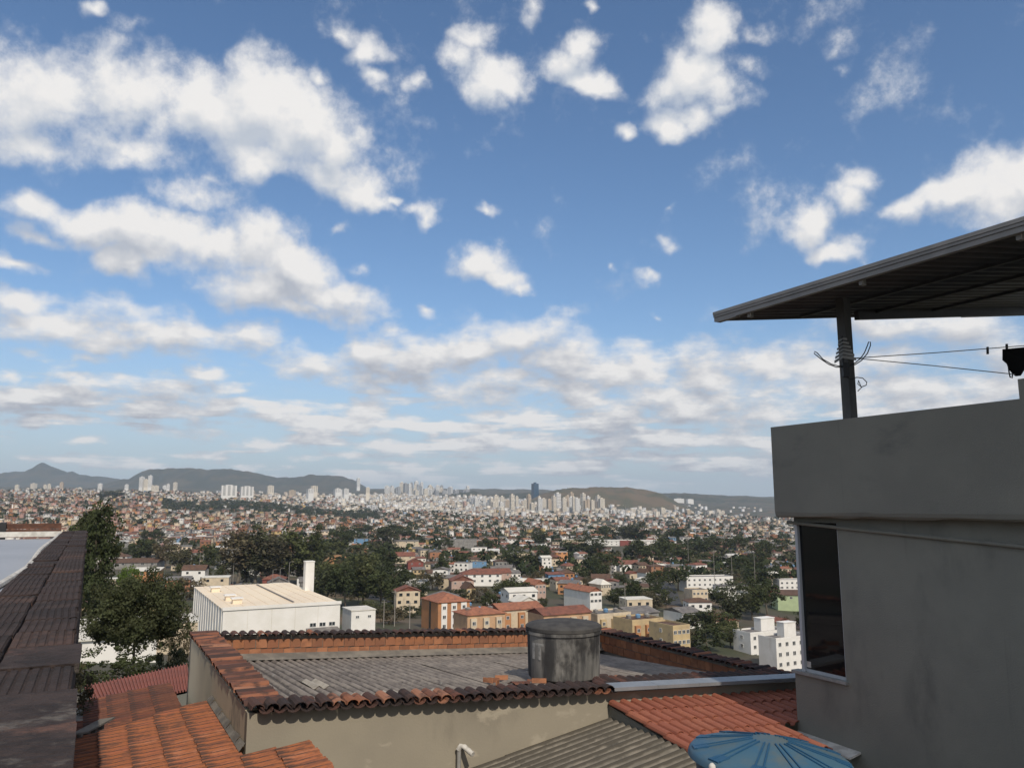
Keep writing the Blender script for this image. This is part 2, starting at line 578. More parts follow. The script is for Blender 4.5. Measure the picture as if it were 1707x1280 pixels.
for _c in COLS_PX:
    ZT.append([(-10.0 if r is None else ray(853, r)[1] * math.exp(y)) for r, y in zip(ROWS[_c], TY)])
    ZT[-1][1] = -10.2
ZT = np.array(ZT)
TU = np.array([ray(c, 900)[0] for c in COLS_PX])


def terrain(X, Y):
    """height of the ground (world z)"""
    X, Y = np.atleast_1d(np.asarray(X, float)), np.atleast_1d(np.asarray(Y, float))
    Yc = np.maximum(Y, 20.0)
    ly = np.log(Yc)
    u = np.clip(X / Yc, TU[0], TU[-1])
    zc = np.stack([np.interp(ly, TY, ZT[i]) for i in range(len(TU))])          # (cols, n)
    k = np.clip(np.searchsorted(TU, u) - 1, 0, len(TU) - 2)
    f = (u - TU[k]) / (TU[k + 1] - TU[k])
    n = np.arange(len(u))
    z = zc[k, n] * (1 - f) + zc[k + 1, n] * f
    far = np.clip((Yc - 250) / 600, 0, 1)
    amp = far * np.minimum(Yc * 0.0022, 6)
    z = z + amp * (np.sin(X * 0.011 + Y * 0.004) + np.sin(X * 0.023 - Y * 0.017 + 1.3) * 0.6 + np.sin(Y * 0.013 + 0.5) * 0.4)
    return z + EZ


def tz(x, y):
    return float(terrain(x, y)[0])


def Yrow(px, row):
    """distance at which the ground shows at this pixel"""
    Ys = np.geomspace(60, 9000, 500)
    u, v = ray(px, row)
    zs = terrain(u * Ys, Ys) - EZ
    ok = np.nonzero(zs / Ys >= v)[0]
    return float(Ys[ok[0]]) if len(ok) else 9000.0


m_ground = pmat('ground_dry', (0.085, 0.072, 0.05), (0.055, 0.06, 0.03), s=0.02, lo=0.4, hi=0.6, stain=(0.16, 0.11, 0.07), ss=0.013, st=(0.52, 0.66))
rr = np.concatenate([[0.0], np.geomspace(3, 20000, 210)])
aa = np.concatenate([np.linspace(-48, 48, 241), np.linspace(54, 306, 43)]) * math.pi / 180
aa = np.concatenate([aa, [aa[0] + 2 * math.pi]])
GX = rr[:, None] * np.sin(aa)[None, :]
GY = rr[:, None] * np.cos(aa)[None, :]
GZ = terrain(GX.ravel(), GY.ravel()).reshape(GX.shape)
tag(link('ground', grid_mesh('ground', np.stack([GX, GY, GZ], -1), m_ground)), kind='structure')


# hills on the skyline: photo outline, own distance, real depth
def hill(name, Y0, sky_px, width, mat, base_row, seed):
    xs = np.array([p[0] for p in sky_px], float)
    ys = np.array([p[1] for p in sky_px], float)
    n, m = int((xs[-1] - xs[0]) / 2.5) + 2, 45
    pxs = np.linspace(xs[0], xs[-1], n)
    rows = np.interp(pxs, xs, ys)
    r = np.random.default_rng(seed)
    rough = np.interp(pxs, np.arange(xs[0] - 9, xs[-1] + 10, 5), r.normal(0, 0.45, len(np.arange(xs[0] - 9, xs[-1] + 10, 5))))
    rows = rows + rough
    t = np.linspace(-1, 1, m)
    P = np.zeros((n, m, 3))
    ph = r.uniform(0, 6, 8)
    for j, tt in enumerate(t):
        Y = Y0 + tt * width
        u = np.array([ray(p, 842)[0] for p in pxs])
        X = u * Y0 * (1 + 0.12 * tt)
        zb = EZ + ray(853, base_row)[1] * Y0 - 40
        zt = EZ + np.array([ray(853, q)[1] for q in rows]) * Y0
        fall = np.cos(abs(tt) * math.pi / 2) ** 1.25
        gul = 1 + (np.sin(X * 0.011 + ph[0] + tt * 2) * 0.06 + np.sin(X * 0.027 + ph[1] - tt * 3) * 0.05) * min(1, abs(tt) * 4)
        P[:, j, 0] = X
        P[:, j, 1] = Y
        P[:, j, 2] = zb + np.maximum(zt - zb, 0) * fall * gul
    tag(link(name, grid_mesh(name, P, mat)), kind='structure')


m_mount = pmat('mountain_scrub', (0.05, 0.055, 0.04), (0.085, 0.075, 0.05), s=0.004, lo=0.4, hi=0.65, detail=8)
m_brown = pmat('hill_dry_grass', (0.13, 0.092, 0.05), (0.075, 0.07, 0.035), s=0.006, lo=0.42, hi=0.62, stain=(0.03, 0.038, 0.02), ss=0.011, st=(0.56, 0.66), detail=8)
m_scrub = pmat('hill_scrub', (0.055, 0.055, 0.032), (0.10, 0.078, 0.045), s=0.006, lo=0.45, hi=0.65, stain=(0.03, 0.038, 0.02), ss=0.012, st=(0.5, 0.62), detail=8)
hill('mountain', 11000, [(-260, 812), (-120, 796), (-40, 795), (0, 790), (35, 786), (50, 780), (60, 775), (66, 773), (72, 776), (85, 780), (108, 787), (117, 786), (128, 791),
                         (150, 795), (175, 795), (205, 800), (260, 806), (330, 815)], 1500, m_mount, 822, 1)
hill('mountain', 8800, [(150, 816), (190, 801), (215, 798), (232, 790), (247, 783), (270, 782), (300, 780), (320, 781), (342, 785), (368, 781), (385, 782), (405, 786),
                        (430, 790), (460, 796), (490, 796), (515, 793), (545, 792), (570, 794), (590, 801), (612, 814)], 1300, m_mount, 822, 2)
hill('hill', 6400, [(735, 834), (752, 826), (768, 820), (790, 819), (803, 825), (830, 823), (860, 822), (890, 820), (905, 823), (925, 834)], 500, m_scrub, 838, 3)
hill('hill', 5400, [(868, 842), (890, 830), (908, 821), (930, 816), (955, 813), (985, 814), (1010, 812), (1045, 812), (1075, 816), (1098, 821), (1112, 828), (1135, 840), (1160, 850)], 620, m_brown, 850, 4)
hill('hill', 7600, [(1020, 836), (1080, 824), (1110, 822), (1135, 823), (1160, 823), (1200, 826), (1225, 828), (1260, 829), (1300, 832), (1400, 833), (1550, 830), (1700, 834), (1950, 842)], 900, m_scrub, 842, 5)

# ------------------------------------------------------------------ roads
m_road = pmat('asphalt', (0.06, 0.06, 0.06), (0.045, 0.045, 0.045), s=0.6)


def ribbon(name, pts, w, lift, mat):
    """road sheet draped over the ground through photo pixels"""
    P = []
    wpts = []
    for (px, row) in pts:
        Y = Yrow(px, row)
        u, v = ray(px, row)
        wpts.append(Vector((u * Y, Y, 0)))
    dense = []
    for a, b in zip(wpts[:-1], wpts[1:]):
        for k in range(14):
            dense.append(a.lerp(b, k / 14))
    dense.append(wpts[-1])
    for i, p in enumerate(dense):
        t = (dense[min(i + 1, len(dense) - 1)] - dense[max(i - 1, 0)]).normalized()
        nrm = Vector((t.y, -t.x, 0))
        P.append([(*(p + nrm * w * k)[:2], tz(*(p + nrm * w * k)[:2]) + lift) for k in (-.5, -.25, 0, .25, .5)])
    return tag(link(name, grid_mesh(name, np.array(P), mat, False)), kind='structure')


ribbon('road', [(1122, 1010), (1116, 985), (1108, 965), (1100, 948), (1098, 938)], 9, 0.25, m_road)
ribbon('road', [(250, 984), (330, 975), (420, 972), (560, 985), (690, 1010)], 9, 0.25, m_road)
ribbon('road', [(286, 1030), (290, 1000), (300, 978)], 6, 0.3, pmat('concrete_road', (0.3, 0.29, 0.27), (0.24, 0.23, 0.22), s=0.4))
m_earth = pmat('dry_earth_bank', (0.34, 0.17, 0.07), (0.24, 0.14, 0.06), s=0.15, stain=(0.11, 0.10, 0.04), ss=0.12, st=(0.55, 0.7))

# ------------------------------------------------------------------ trees
m_leaf = [foliage('leaves_dark', [(0.042, 0.052, 0.020), (0.064, 0.074, 0.028), (0.055, 0.060, 0.030)]),
          foliage('leaves_mid', [(0.062, 0.075, 0.028), (0.085, 0.092, 0.034), (0.072, 0.074, 0.040)]),
          foliage('leaves_olive', [(0.09, 0.082, 0.042), (0.125, 0.098, 0.055), (0.08, 0.072, 0.044)]),
          foliage('leaves_bright', [(0.09, 0.14, 0.02), (0.11, 0.15, 0.03)])]
m_bark = pmat('bark', (0.09, 0.07, 0.05), (0.16, 0.14, 0.11), s=6, obj=True)
SHAPES = {'round': (0.60, 0.40, 0.42), 'umbrella': (0.72, 0.28, 0.60), 'tall': (0.60, 0.40, 0.22), 'bush': (0.45, 0.5, 0.62), 'dome': (0.64, 0.36, 0.56)}


def crown_mesh(name, shape, seed, n_clump, n_leaf, leaf, mat, clump=0.13):
    r = np.random.default_rng(seed)
    cz, rz, rx = SHAPES[shape]
    d = r.normal(size=(n_clump, 3))
    d /= np.linalg.norm(d, axis=1)[:, None]
    rad = r.uniform(0.35, 0.95, n_clump) ** 0.7
    cc = d * rad[:, None] * np.array([rx, rx, rz]) * r.uniform(0.8, 1.12, (n_clump, 1))
    cc[:, 2] += cz
    if shape == 'umbrella':
        cc[:, 2] -= 0.22 * (cc[:, 0] ** 2 + cc[:, 1] ** 2) / rx ** 2
    cs = clump * r.uniform(0.6, 1.35, n_clump)
    if shape == 'tall':
        cs *= 0.8
    k = r.integers(0, n_clump, n_leaf)
    e = r.normal(size=(n_leaf, 3))
    e /= np.linalg.norm(e, axis=1)[:, None]
    e *= (r.uniform(0.25, 1, n_leaf) ** 0.5)[:, None]
    pc = cc[k] + e * cs[k][:, None] * np.array([1, 1, 0.75])
    a = r.normal(size=(n_leaf, 3))
    a[:, 2] *= 0.6
    a /= np.linalg.norm(a, axis=1)[:, None]
    nn = e + r.normal(size=(n_leaf, 3)) * 0.55 + np.array([0, 0, 0.35])
    bvec = np.cross(nn, a)
    bvec /= np.linalg.norm(bvec, axis=1)[:, None] + 1e-9
    s1 = leaf * r.uniform(0.6, 1.4, (n_leaf, 1))
    s2 = s1 * r.uniform(0.45, 0.8, (n_leaf, 1))
    V = np.stack([pc - a * s1, pc + bvec * s2 - a * s1 * .1, pc + a * s1, pc - bvec * s2 + a * s1 * .1], 1).reshape(-1, 3)
    Q = np.arange(n_leaf * 4).reshape(-1, 4)
    return quad_mesh(name, V, Q, mat), cc


def trunk_mesh(name, shape, cc, seed, thick=0.022, limbs=6):
    r = random.Random(seed)
    mb = MB()
    cz, rz, rx = SHAPES[shape]
    top = cz - rz * 0.1
    bend = Vector((r.uniform(-.03, .03), r.uniform(-.03, .03), 0))
    tr = [Vector((0, 0, -0.12)), Vector((0, 0, 0)), bend + Vector((0, 0, top * .5)), bend * 1.5 + Vector((0, 0, top)), bend * 2 + Vector((0, 0, min(.95, cz + rz * .5)))]
    mb.tube(tr, [thick * 1.25, thick, thick * .8, thick * .5, thick * .15], 7)
    for i in range(limbs):
        tgt = Vector(cc[r.randrange(len(cc))])
        s0 = tr[2].lerp(tr[3], r.uniform(0.1, 0.9))
        mid = s0.lerp(tgt, 0.5) + Vector((0, 0, -0.03))
        mb.tube([s0, mid, tgt], [thick * .5, thick * .33, thick * .1], 5, caps=False)
    return mb.mesh(name, m_bark, True)


PROTO = {}
for shape, nc, nl, lf in (('round', 40, 2000, 0.030), ('tall', 46, 2400, 0.021), ('bush', 34, 1500, 0.038), ('umbrella', 34, 1700, 0.034)):
    for mi in range(4):
        for var in range(2):
            cm, cc = crown_mesh('crown', shape, 100 + mi * 10 + var + nc * 7, nc, nl, lf, m_leaf[mi])
            PROTO[(shape, mi, var)] = (cm, trunk_mesh('trunk', shape, cc, mi * 10 + var))


def tree(x, y, h, w, shape, mi, label, group, z=None, cat='tree', name=None, yaw=None, cm=None, tm=None):
    """h: height in m, w: crown spread in m"""
    z = tz(x, y) if z is None else z
    nm = name or {'round': 'broadleaf_tree', 'tall': 'eucalyptus_tree', 'bush': 'bush', 'umbrella': 'spreading_tree', 'dome': 'spreading_tree'}[shape]
    o = thing(nm, label, cat, (x, y, z), group, random.uniform(0, 6.28) if yaw is None else yaw)
    k = w / (2 * SHAPES[shape][2])
    o.scale = (k, k, h)
    if cm is None:
        cm, tm = PROTO[(shape, mi, random.randrange(2))]
    for nm2, me in (('crown', cm), ('trunk', tm)):
        c = bpy.data.objects.new(nm2, me)
        COL.objects.link(c)
        c.parent = o
    return o


LAND = []          # landmarks used when describing neighbours: (name, X, Y)
KEEP = []          # circles kept free of scattered houses and trees: (X, Y, r)

# ------------------------------------------------------------------ materials for buildings
m_wall = {
    'white': pmat('paint_white', (0.76, 0.74, 0.70), (0.70, 0.68, 0.63), s=0.3, stain=(0.56, 0.52, 0.46), ss=0.22, st=(0.58, 0.8), sstretch=(1, 1, .3)),
    'cream': pmat('paint_cream', (0.60, 0.50, 0.36), (0.50, 0.42, 0.31), s=0.5, stain=(0.35, 0.28, 0.2), ss=0.35, st=(0.55, 0.75), sstretch=(1, 1, .3)),
    'orange': pmat('paint_orange', (0.46, 0.22, 0.10), (0.40, 0.20, 0.10), s=0.4, stain=(.30,.17,.10), ss=.4, st=(.56,.74)),
    'peach': pmat('paint_peach', (0.52, 0.34, 0.20), (0.46, 0.30, 0.19), s=0.4, stain=(.34, .22, .14), ss=.4, st=(.55, .72)),
    'yellow': pmat('paint_yellow', (0.52, 0.40, 0.22), (0.44, 0.34, 0.20), s=0.4, stain=(.3,.24,.16), ss=.4, st=(.56,.72)),
    'grey': pmat('cement_render', (0.27, 0.26, 0.24), (0.20, 0.19, 0.18), s=0.5, stain=(0.13, 0.12, 0.11), ss=0.5, st=(0.55, 0.75)),
    'brick': pmat('bare_brick', (0.36, 0.17, 0.09), (0.30, 0.15, 0.09), s=0.8, stain=(0.3, 0.26, 0.22), ss=0.6, st=(0.55, 0.7)),
    'blue': pmat('paint_blue', (0.15, 0.28, 0.44), (0.13, 0.24, 0.38), s=0.5),
    'pink': pmat('paint_pink', (0.46, 0.33, 0.27), (0.40, 0.29, 0.24), s=0.5),
    'green': pmat('paint_pale_green', (0.40, 0.48, 0.28), (0.36, 0.43, 0.26), s=0.5),
    'red': pmat('paint_red', (0.24, 0.075, 0.06), (0.2, 0.065, 0.055), s=0.5),
}
m_roof = {
    'red': pmat('roof_red_tile', (0.23, 0.09, 0.06), (0.16, 0.07, 0.05), s=0.6, stain=(0.09, 0.05, 0.04), ss=0.5, st=(0.5, 0.7)),
    'orange': pmat('roof_orange_tile', (0.34, 0.14, 0.08), (0.25, 0.105, 0.065), s=0.8, stain=(.14, .07, .05), ss=.5, st=(.52, .7)),
    'grey': pmat('roof_cement_sheet', (0.19, 0.175, 0.16), (0.13, 0.12, 0.115), s=0.5, stain=(0.28, 0.26, 0.24), ss=0.3, st=(0.58, 0.7)),
    'brown': pmat('roof_brown_tile', (0.13, 0.075, 0.05), (0.09, 0.055, 0.04), s=0.5),
    'white': pmat('roof_white_sheet', (0.66, 0.63, 0.56), (0.58, 0.55, 0.48), s=0.3),
    'cream': pmat('roof_cream_sheet', (0.80, 0.68, 0.51), (0.74, 0.62, 0.47), s=0.12, stretch=(1, .3, 1)),
}
m_win = pmat('dark_window', (0.03, 0.035, 0.04), None, rough=0.15, spec=0.6)
m_winframe = pmat('window_frame_white', (0.6, 0.6, 0.58))
m_door = pmat('door_brown', (0.10, 0.06, 0.04), (0.08, 0.05, 0.035))

WIN_MESH = {}


def window_mesh(w, h):
    key = (round(w, 2), round(h, 2))
    if key not in WIN_MESH:
        mb = MB()
        t = 0.09
        mb.mi = 0
        for (x0, z0, x1, z1) in ((-w / 2, 0, w / 2, t), (-w / 2, h - t, w / 2, h), (-w / 2, t, -w / 2 + t, h - t), (w / 2 - t, t, w / 2, h - t), (-t / 2, t, t / 2, h - t)):
            mb.box((x0, -0.10, z0), (x1 - x0, 0, 0), (0, 0.16, 0), (0, 0, z1 - z0))
        fr = mb.mesh('window', m_winframe)
        mb = MB()
        mb.box((-w / 2 + t, -0.05, t), (w / 2 - 1.5 * t, 0, 0), (0, 0.08, 0), (0, 0, h - 2 * t))
        mb.box((t / 2, -0.05, t), (w / 2 - 1.5 * t, 0, 0), (0, 0.08, 0), (0, 0, h - 2 * t))
        WIN_MESH[key] = (fr, mb.mesh('pane', m_win))
    return WIN_MESH[key]


def place_window(root, M, w, h):
    fr, pn = window_mesh(w, h)
    o = bpy.data.objects.new('window', fr)
    COL.objects.link(o)
    o.parent = root
    o.matrix_basis = M
    p = bpy.data.objects.new('pane', pn)
    COL.objects.link(p)
    p.parent = o
    return o


def roof_part(mb, kind, x0, x1, y0, y1, h, rise, ov=0.45, th=0.18):
    """roof solid in local coords on top of a box [x0,x1]x[y0,y1] at height h"""
    X0, X1, Y0, Y1 = x0 - ov, x1 + ov, y0 - ov, y1 + ov
    if kind == 'flat':
        mb.box((x0 - .15, y0 - .15, h), (x1 - x0 + .3, 0, 0), (0, y1 - y0 + .3, 0), (0, 0, 0.25))
    elif kind == 'parapet':
        t = 0.25
        mb.box((x0 + t, y0 + t, h - .12), (x1 - x0 - 2 * t, 0, 0), (0, y1 - y0 - 2 * t, 0), (0, 0, 0.15))
    elif kind == 'shed':
        mb.box((X0, Y0, h), (X1 - X0, 0, 0), (0, Y1 - Y0, rise), (0, 0, th))
    elif kind == 'gablex':            # ridge along local x
        ym = (y0 + y1) / 2
        sl = rise / ((y1 - y0) / 2)
        e = h - ov * sl
        for (ya, yb, za, zb) in ((Y0, ym, e, h + rise), (Y1, ym, e, h + rise)):
            mb.box((X0, ya, za), (X1 - X0, 0, 0), (0, yb - ya, zb - za), (0, 0, th))
        for x in (x0, x1):
            mb.face((x, y0, h - .01), (x, y1, h - .01), (x, ym, h + rise))
    elif kind == 'gabley':
        xm = (x0 + x1) / 2
        sl = rise / ((x1 - x0) / 2)
        e = h - ov * sl
        for (xa, xb, za, zb) in ((X0, xm, e, h + rise), (X1, xm, e, h + rise)):
            mb.box((xa, Y0, za), (xb - xa, 0, zb - za), (0, Y1 - Y0, 0), (0, 0, th))
        for y in (y0, y1):
            mb.face((x0, y, h - .01), (x1, y, h - .01), (xm, y, h + rise))
    elif kind == 'hip':
        ym = (y0 + y1) / 2
        xm = (x0 + x1) / 2
        if (X1 - X0) >= (Y1 - Y0):
            r = (Y1 - Y0) / 2 * .9
            a, b = (X0 + r, ym, h + rise), (X1 - r, ym, h + rise)
        else:
            r = (X1 - X0) / 2 * .9
            a, b = (xm, Y0 + r, h + rise), (xm, Y1 - r, h + rise)
        c = [(X0, Y0, h), (X1, Y0, h), (X1, Y1, h), (X0, Y1, h)]
        if (X1 - X0) >= (Y1 - Y0):
            mb.face(c[0], c[1], b, a)
            mb.face(c[1], c[2], b)
            mb.face(c[2], c[3], a, b)
            mb.face(c[3], c[0], a)
        else:
            mb.face(c[0], c[1], a)
            mb.face(c[1], c[2], b, a)
            mb.face(c[2], c[3], b)
            mb.face(c[3], c[0], a, b)
        mb.box((X0, Y0, h - .16), (X1 - X0, 0, 0), (0, Y1 - Y0, 0), (0, 0, .15))


def stand(px, row_top, h):
    Ys = np.geomspace(200, 3000, 900)
    u, v = ray(px, row_top)
    g = EZ + v * Ys - h - terrain(u * Ys, Ys)
    ok = np.nonzero(g <= 0)[0]
    return float(Ys[ok[0]]) if len(ok) else 600.0


def building(name, label, cat, px0, px1, row_top, Y, d, wall, roof, roofkind, rise=1.5, base_row=None, h=None, yaw=YAW, wins=None, winsl=None,
             win=(1.2, 1.2), storey=2.8, sill=1.0, land=None, group=None, wall2=None, extra=None, keep=True, sink=4.0):
    """block whose silhouette spans px0..px1 with its eaves at row_top, front face at distance Y (left front corner)"""
    if Y >= 300 and h is not None:
        Y = stand((px0 + px1) / 2, row_top, h)
    cy, sy = math.cos(yaw), math.sin(yaw)
    cx, ax = Vector((cy, sy, 0)), Vector((-sy, cy, 0))
    ul, ur = ray(px0, row_top)[0], ray(px1, row_top)[0]
    # silhouette: left limit is the back-left corner when the left face shows (yaw>0), right limit the front-right corner
    # front-left corner P with (P + ax*d) on the px0 sight line
    back = ax * d if yaw > 0 else Vector((0, 0, 0))
    Xl = ul * (Y + back.y) - back.x
    P = Vector((Xl, Y, 0))
    w = (ur * Y - Xl) / (cx.x - ur * cx.y)
    if yaw < 0:
        # right limit is the back-right corner
        q = P + ax * d
        w = (ur * q.y - q.x) / (cx.x - ur * cx.y)
    v = ray((px0 + px1) / 2, row_top)[1]
    ztop = EZ + v * (Y + w * .25 * sy)
    ctr = P + cx * w / 2 + ax * d / 2
    zb = tz(ctr.x, ctr.y)
    if h is None:
        h = ztop - zb if base_row is None else ztop - (EZ + ray(px0, base_row)[1] * Y)
    h = max(h, 2.4)
    z0 = ztop - h
    root = thing(name, label, cat, (P.x, P.y, z0), group, yaw)
    M = root.matrix_basis
    mb = MB()
    low = max(sink, z0 - zb + 2.5)
    mb.box((0, 0, -low), (w, 0, 0), (0, d, 0), (0, 0, low + h))
    if roofkind == 'parapet':
        for (a, b_, c_, d_) in ((-.02, -.02, w + .04, .22), (-.02, d - .2, w + .04, .22), (-.02, .2, .22, d - .4), (w - .2, .2, .22, d - .4)):
            mb.box((a, b_, h), (c_, 0, 0), (0, d_, 0), (0, 0, .7))
    o = link('wall', mb.mesh('wall', m_wall[wall]))
    o.parent = root
    mb = MB()
    roof_part(mb, roofkind, 0, w, 0, d, h + (0.2 if roofkind == 'parapet' else 0.0), rise)
    o = link('roof', mb.mesh('roof', m_roof[roof]))
    o.parent = root
    if wins:
        nf, nc = wins
        for i in range(nf):
            for j in range(nc):
                x = w * (j + .5) / nc
                z = h - (nf - i) * storey + sill
                if z > -low:
                    place_window(root, Matrix.Translation((x, 0, z)), *win)
    if winsl:
        nf, nc = winsl
        for i in range(nf):
            for j in range(nc):
                yv = d * (j + .5) / nc
                z = h - (nf - i) * storey + sill
                if z > -low:
                    place_window(root, Matrix.Translation((0, yv, z)) @ Matrix.Rotation(R(-90), 4, 'Z'), *win)
    if extra:
        extra(root, w, d, h)
    LAND.append((land or label, ctr.x, ctr.y))
    if keep:
        KEEP.append((ctr.x, ctr.y, math.hypot(w, d) / 2 + 2))
        # keep the sight line to the building free
        nr = int(math.hypot(w, d) / 6) + 1
        L = math.hypot(ctr.x, ctr.y)
        for k in range(1, 4):
            f = 1 - k * (math.hypot(w, d) * .5 + 6) / L
            KEEP.append((ctr.x * f, ctr.y * f, math.hypot(w, d) / 2.4))
    return root, w, d, h


def part(root, name, mb, mat, smooth=False, kind=None):
    o = link(name, mb.mesh(name, mat, smooth))
    o.parent = root
    return tag(o, kind=kind)


# ------------------------------------------------------------------ named buildings of the valley
def warehouse_extra(root, w, d, h):
    mb = MB()
    for k in range(13):          # pilasters of the side wall
        pm = MB()
        y = 1.5 + k * (d - 3) / 12
        pm.box((-0.2, y - .3, -6), (.18, 0, 0), (0, .6, 0), (0, 0, h + 6.4))
        part(root, 'pilaster', pm, m_wall['white'])
    for k, (x, y) in enumerate(((3.5, 9), (3.0, 17), (2.5, 40))):
        pm = MB()
        pm.box((x, y, h + .1), (2.2, 0, 0), (0, 2.2, 0), (0, 0, 1.3))
        o = part(root, 'roof_vent', pm, m_roof['cream'])
        pm = MB()
        pm.box((x - .3, y - .3, h + 1.4), (2.8, 0, 0), (0, 2.8, 0), (0, 0, .25))
        c = link('cap', pm.mesh('cap', m_wall['white']))
        c.parent = o
    pm = MB()
    pm.box((w * .62, d * .1, h + .02), (.5, 0, 0), (0, d * .85, 0), (0, 0, .42))
    part(root, 'roof_gutter', pm, m_roof['grey'])
    pm = MB()
    pm.box((-.2, -.28, h - .1), (w + .4, 0, 0), (0, .27, 0), (0, 0, .75))
    part(root, 'fascia', pm, m_wall['white'])
    for k in range(9):       # seams of the roof sheets
        pm = MB()
        pm.box((w * (.08 + .105 * k), .3, h + .24), (.12, 0, 0), (0, d - .6, 0), (0, 0, .09))
        part(root, 'roof_seam', pm, m_roof['cream'])
    for f in (.2, .4, .6, .8):
        pm = MB()
        pm.box((w * f, -.035, -6), (.10, 0, 0), (0, .03, 0), (0, 0, h + 5.7))
        part(root, 'wall_joint', pm, m_roof['white'])
    pm = MB()
    pm.box((w * .72, -.02, -6), (.25, 0, 0), (0, .25, 0), (0, 0, h + 6))
    for k in range(3):
        place_window(root, Matrix.Translation((w * (.76 + .085 * k), 0, h - 5.2)), 1.6, 1.0)
    pm = MB()
    pm.box((w * .70, -6, h - 6.6), (w * .28, 0, 0), (0, 5.9, 1.0), (0, 0, .2))
    part(root, 'entrance_canopy', pm, m_roof['grey'])


building('warehouse', 'long white warehouse with a flat cream roof and ribbed side wall', 'warehouse', 322, 567, 1014, 190, 58, 'white', 'cream', 'flat', h=8.5,
         extra=warehouse_extra, land='the white warehouse')


def chimney():
    p = at(510, 937, 231)
    o = thing('water_tower', 'tall slim white tower rising behind the white warehouse roof', 'tower', (p.x, p.y, tz(p.x, p.y)), None, YAW)
    h = p.z - tz(p.x, p.y)
    mb = MB()
    mb.box((0, 0, -3), (2.5, 0, 0), (0, 2.5, 0), (0, 0, h + 3))
    part(o, 'shaft', mb, m_wall['white'])
    mb = MB()
    mb.box((-.12, -.12, h), (2.74, 0, 0), (0, 2.74, 0), (0, 0, .3))
    part(o, 'cap', mb, m_wall['white'])


chimney()
building('shed', 'small white box building beside the right end of the warehouse', 'shed', 571, 626, 1018, 205, 8, 'white', 'white', 'flat', h=8, wins=(1, 2), win=(.9, .7), land='the small white box building')


def apartment_extra(root, w, d, h):
    for j in range(3):
        mb = MB()
        x = w * (.10 + .31 * j)
        mb.box((x, -.14, -4), (w * .18, 0, 0), (0, .13, 0), (0, 0, h + 3.6))
        part(root, 'white_bay', mb, m_wall['white'])
        for k in range(4):
            place_window(root, Matrix.Translation((x + w * .09, -.14, h - 2.3 - 2.8 * k)), 1.1, 1.1)
    mb = MB()
    mb.box((-.14, d * .42, -4), (.13, 0, 0), (0, 1.2, 0), (0, 0, h + 4))
    part(root, 'shaft_recess', mb, m_win)


building('apartment_building', 'orange apartment block with white window bays and hipped red roof', 'apartment building', 703, 783, 1003, 255, 14, 'orange', 'orange', 'hip', 2.2, h=12,
         extra=apartment_extra, land='the orange apartment block')


def row_block(px0, px1, rt, Y, d, wall, roof, rk, label, wins, land, bay=None):
    def ex(root, w, d, h):
        n = max(3, int(w / 4.2))
        for j in range(n):
            mb = MB()
            x = w * (j + .2) / n
            mb.box((x, -.9, -4), (w / n * .45, 0, 0), (0, .88, 0), (0, 0, h + 4 - 1.0))
            part(root, 'bay', mb, m_wall[bay or 'cream'])
            for k in range(3):
                place_window(root, Matrix.Translation((x + w / n * .22, -.9, h - 2.9 - 2.8 * k)), 1.1, 1.1)
        for j in range(3):
            mb = MB()
            mb.lathe((w * (.2 + .3 * j), d * .5, h + .4), [(.7, 0), (.85, .9), (.75, 1.0), (.1, 1.25)], 10)
            part(root, 'water_tank', mb, m_wall['blue'] if j == 1 else m_wall['grey'])
    return building('apartment_building', label, 'apartment building', px0, px1, rt, Y, d, wall, roof, rk, 1.6, h=10, wins=wins, extra=ex, land=land)


row_block(756, 842, 1024, 236, 10, 'peach', 'orange', 'hip', 'low peach coloured apartment row with orange roof, next to the taller orange block', None, 'the low orange row')
row_block(812, 905, 1016, 268, 10, 'cream', 'orange', 'gablex', 'cream apartment row with orange roof, behind the grey roof tank on its left', None, 'the cream bay row', 'orange')
row_block(880, 985, 1024, 250, 10, 'peach', 'red', 'gablex', 'peach coloured apartment row with dull red roof, seen above the grey roof tank', None, 'the row above the roof tank')
row_block(968, 1052, 1026, 262, 10, 'cream', 'grey', 'parapet', 'cream apartment block with grey parapet roof, right of the grey roof tank', None, 'the cream parapet block', 'yellow')
row_block(1022, 1106, 1036, 246, 10, 'yellow', 'brown', 'parapet', 'yellow and orange flat roofed apartments behind the sloping tile coping', None, 'the flat roofed apartments', 'orange')
building('apartment_building', 'pale yellow end block of the apartments with dark square windows', 'apartment building', 1082, 1150, 1046, 232, 11, 'yellow', 'brown', 'parapet', h=13, wins=(4, 4), winsl=(4, 1),
         win=(1.1, 1.1), land='the pale yellow end block')
building('workshop', 'grey workshop with low pale gable roof behind the apartments', 'workshop', 1015, 1098, 1022, 285, 14, 'grey', 'grey', 'gablex', 1.4, h=7, land='the grey workshop')
building('workshop', 'open fronted shed with a pale grey roof above the dark trees', 'shed', 1106, 1168, 1021, 300, 12, 'white', 'grey', 'gablex', 1.4, h=6, wins=(1, 5), win=(1.6, 1.8), sill=.3, land='the open fronted shed')


def white_flats(px0, px1, rt, Y, d, label, wins, winsl):
    def ex(root, w, d, h):
        mb = MB()
        mb.box((w * .42, d * .35, h), (w * .34, 0, 0), (0, d * .4, 0), (0, 0, 4.2))
        part(root, 'lift_tower', mb, m_wall['white'])
        mb = MB()
        mb.box((w * .42 - .15, d * .35 - .15, h + 4.2), (w * .34 + .3, 0, 0), (0, d * .4 + .3, 0), (0, 0, .2))
        part(root, 'tower_cap', mb, m_wall['white'])
    return building('apartment_building', label, 'apartment building', px0, px1, rt, Y, d, 'white', 'grey', 'parapet', h=18, wins=wins, winsl=winsl, win=(1.2, 1.2), extra=ex,
                    land='the white flats')


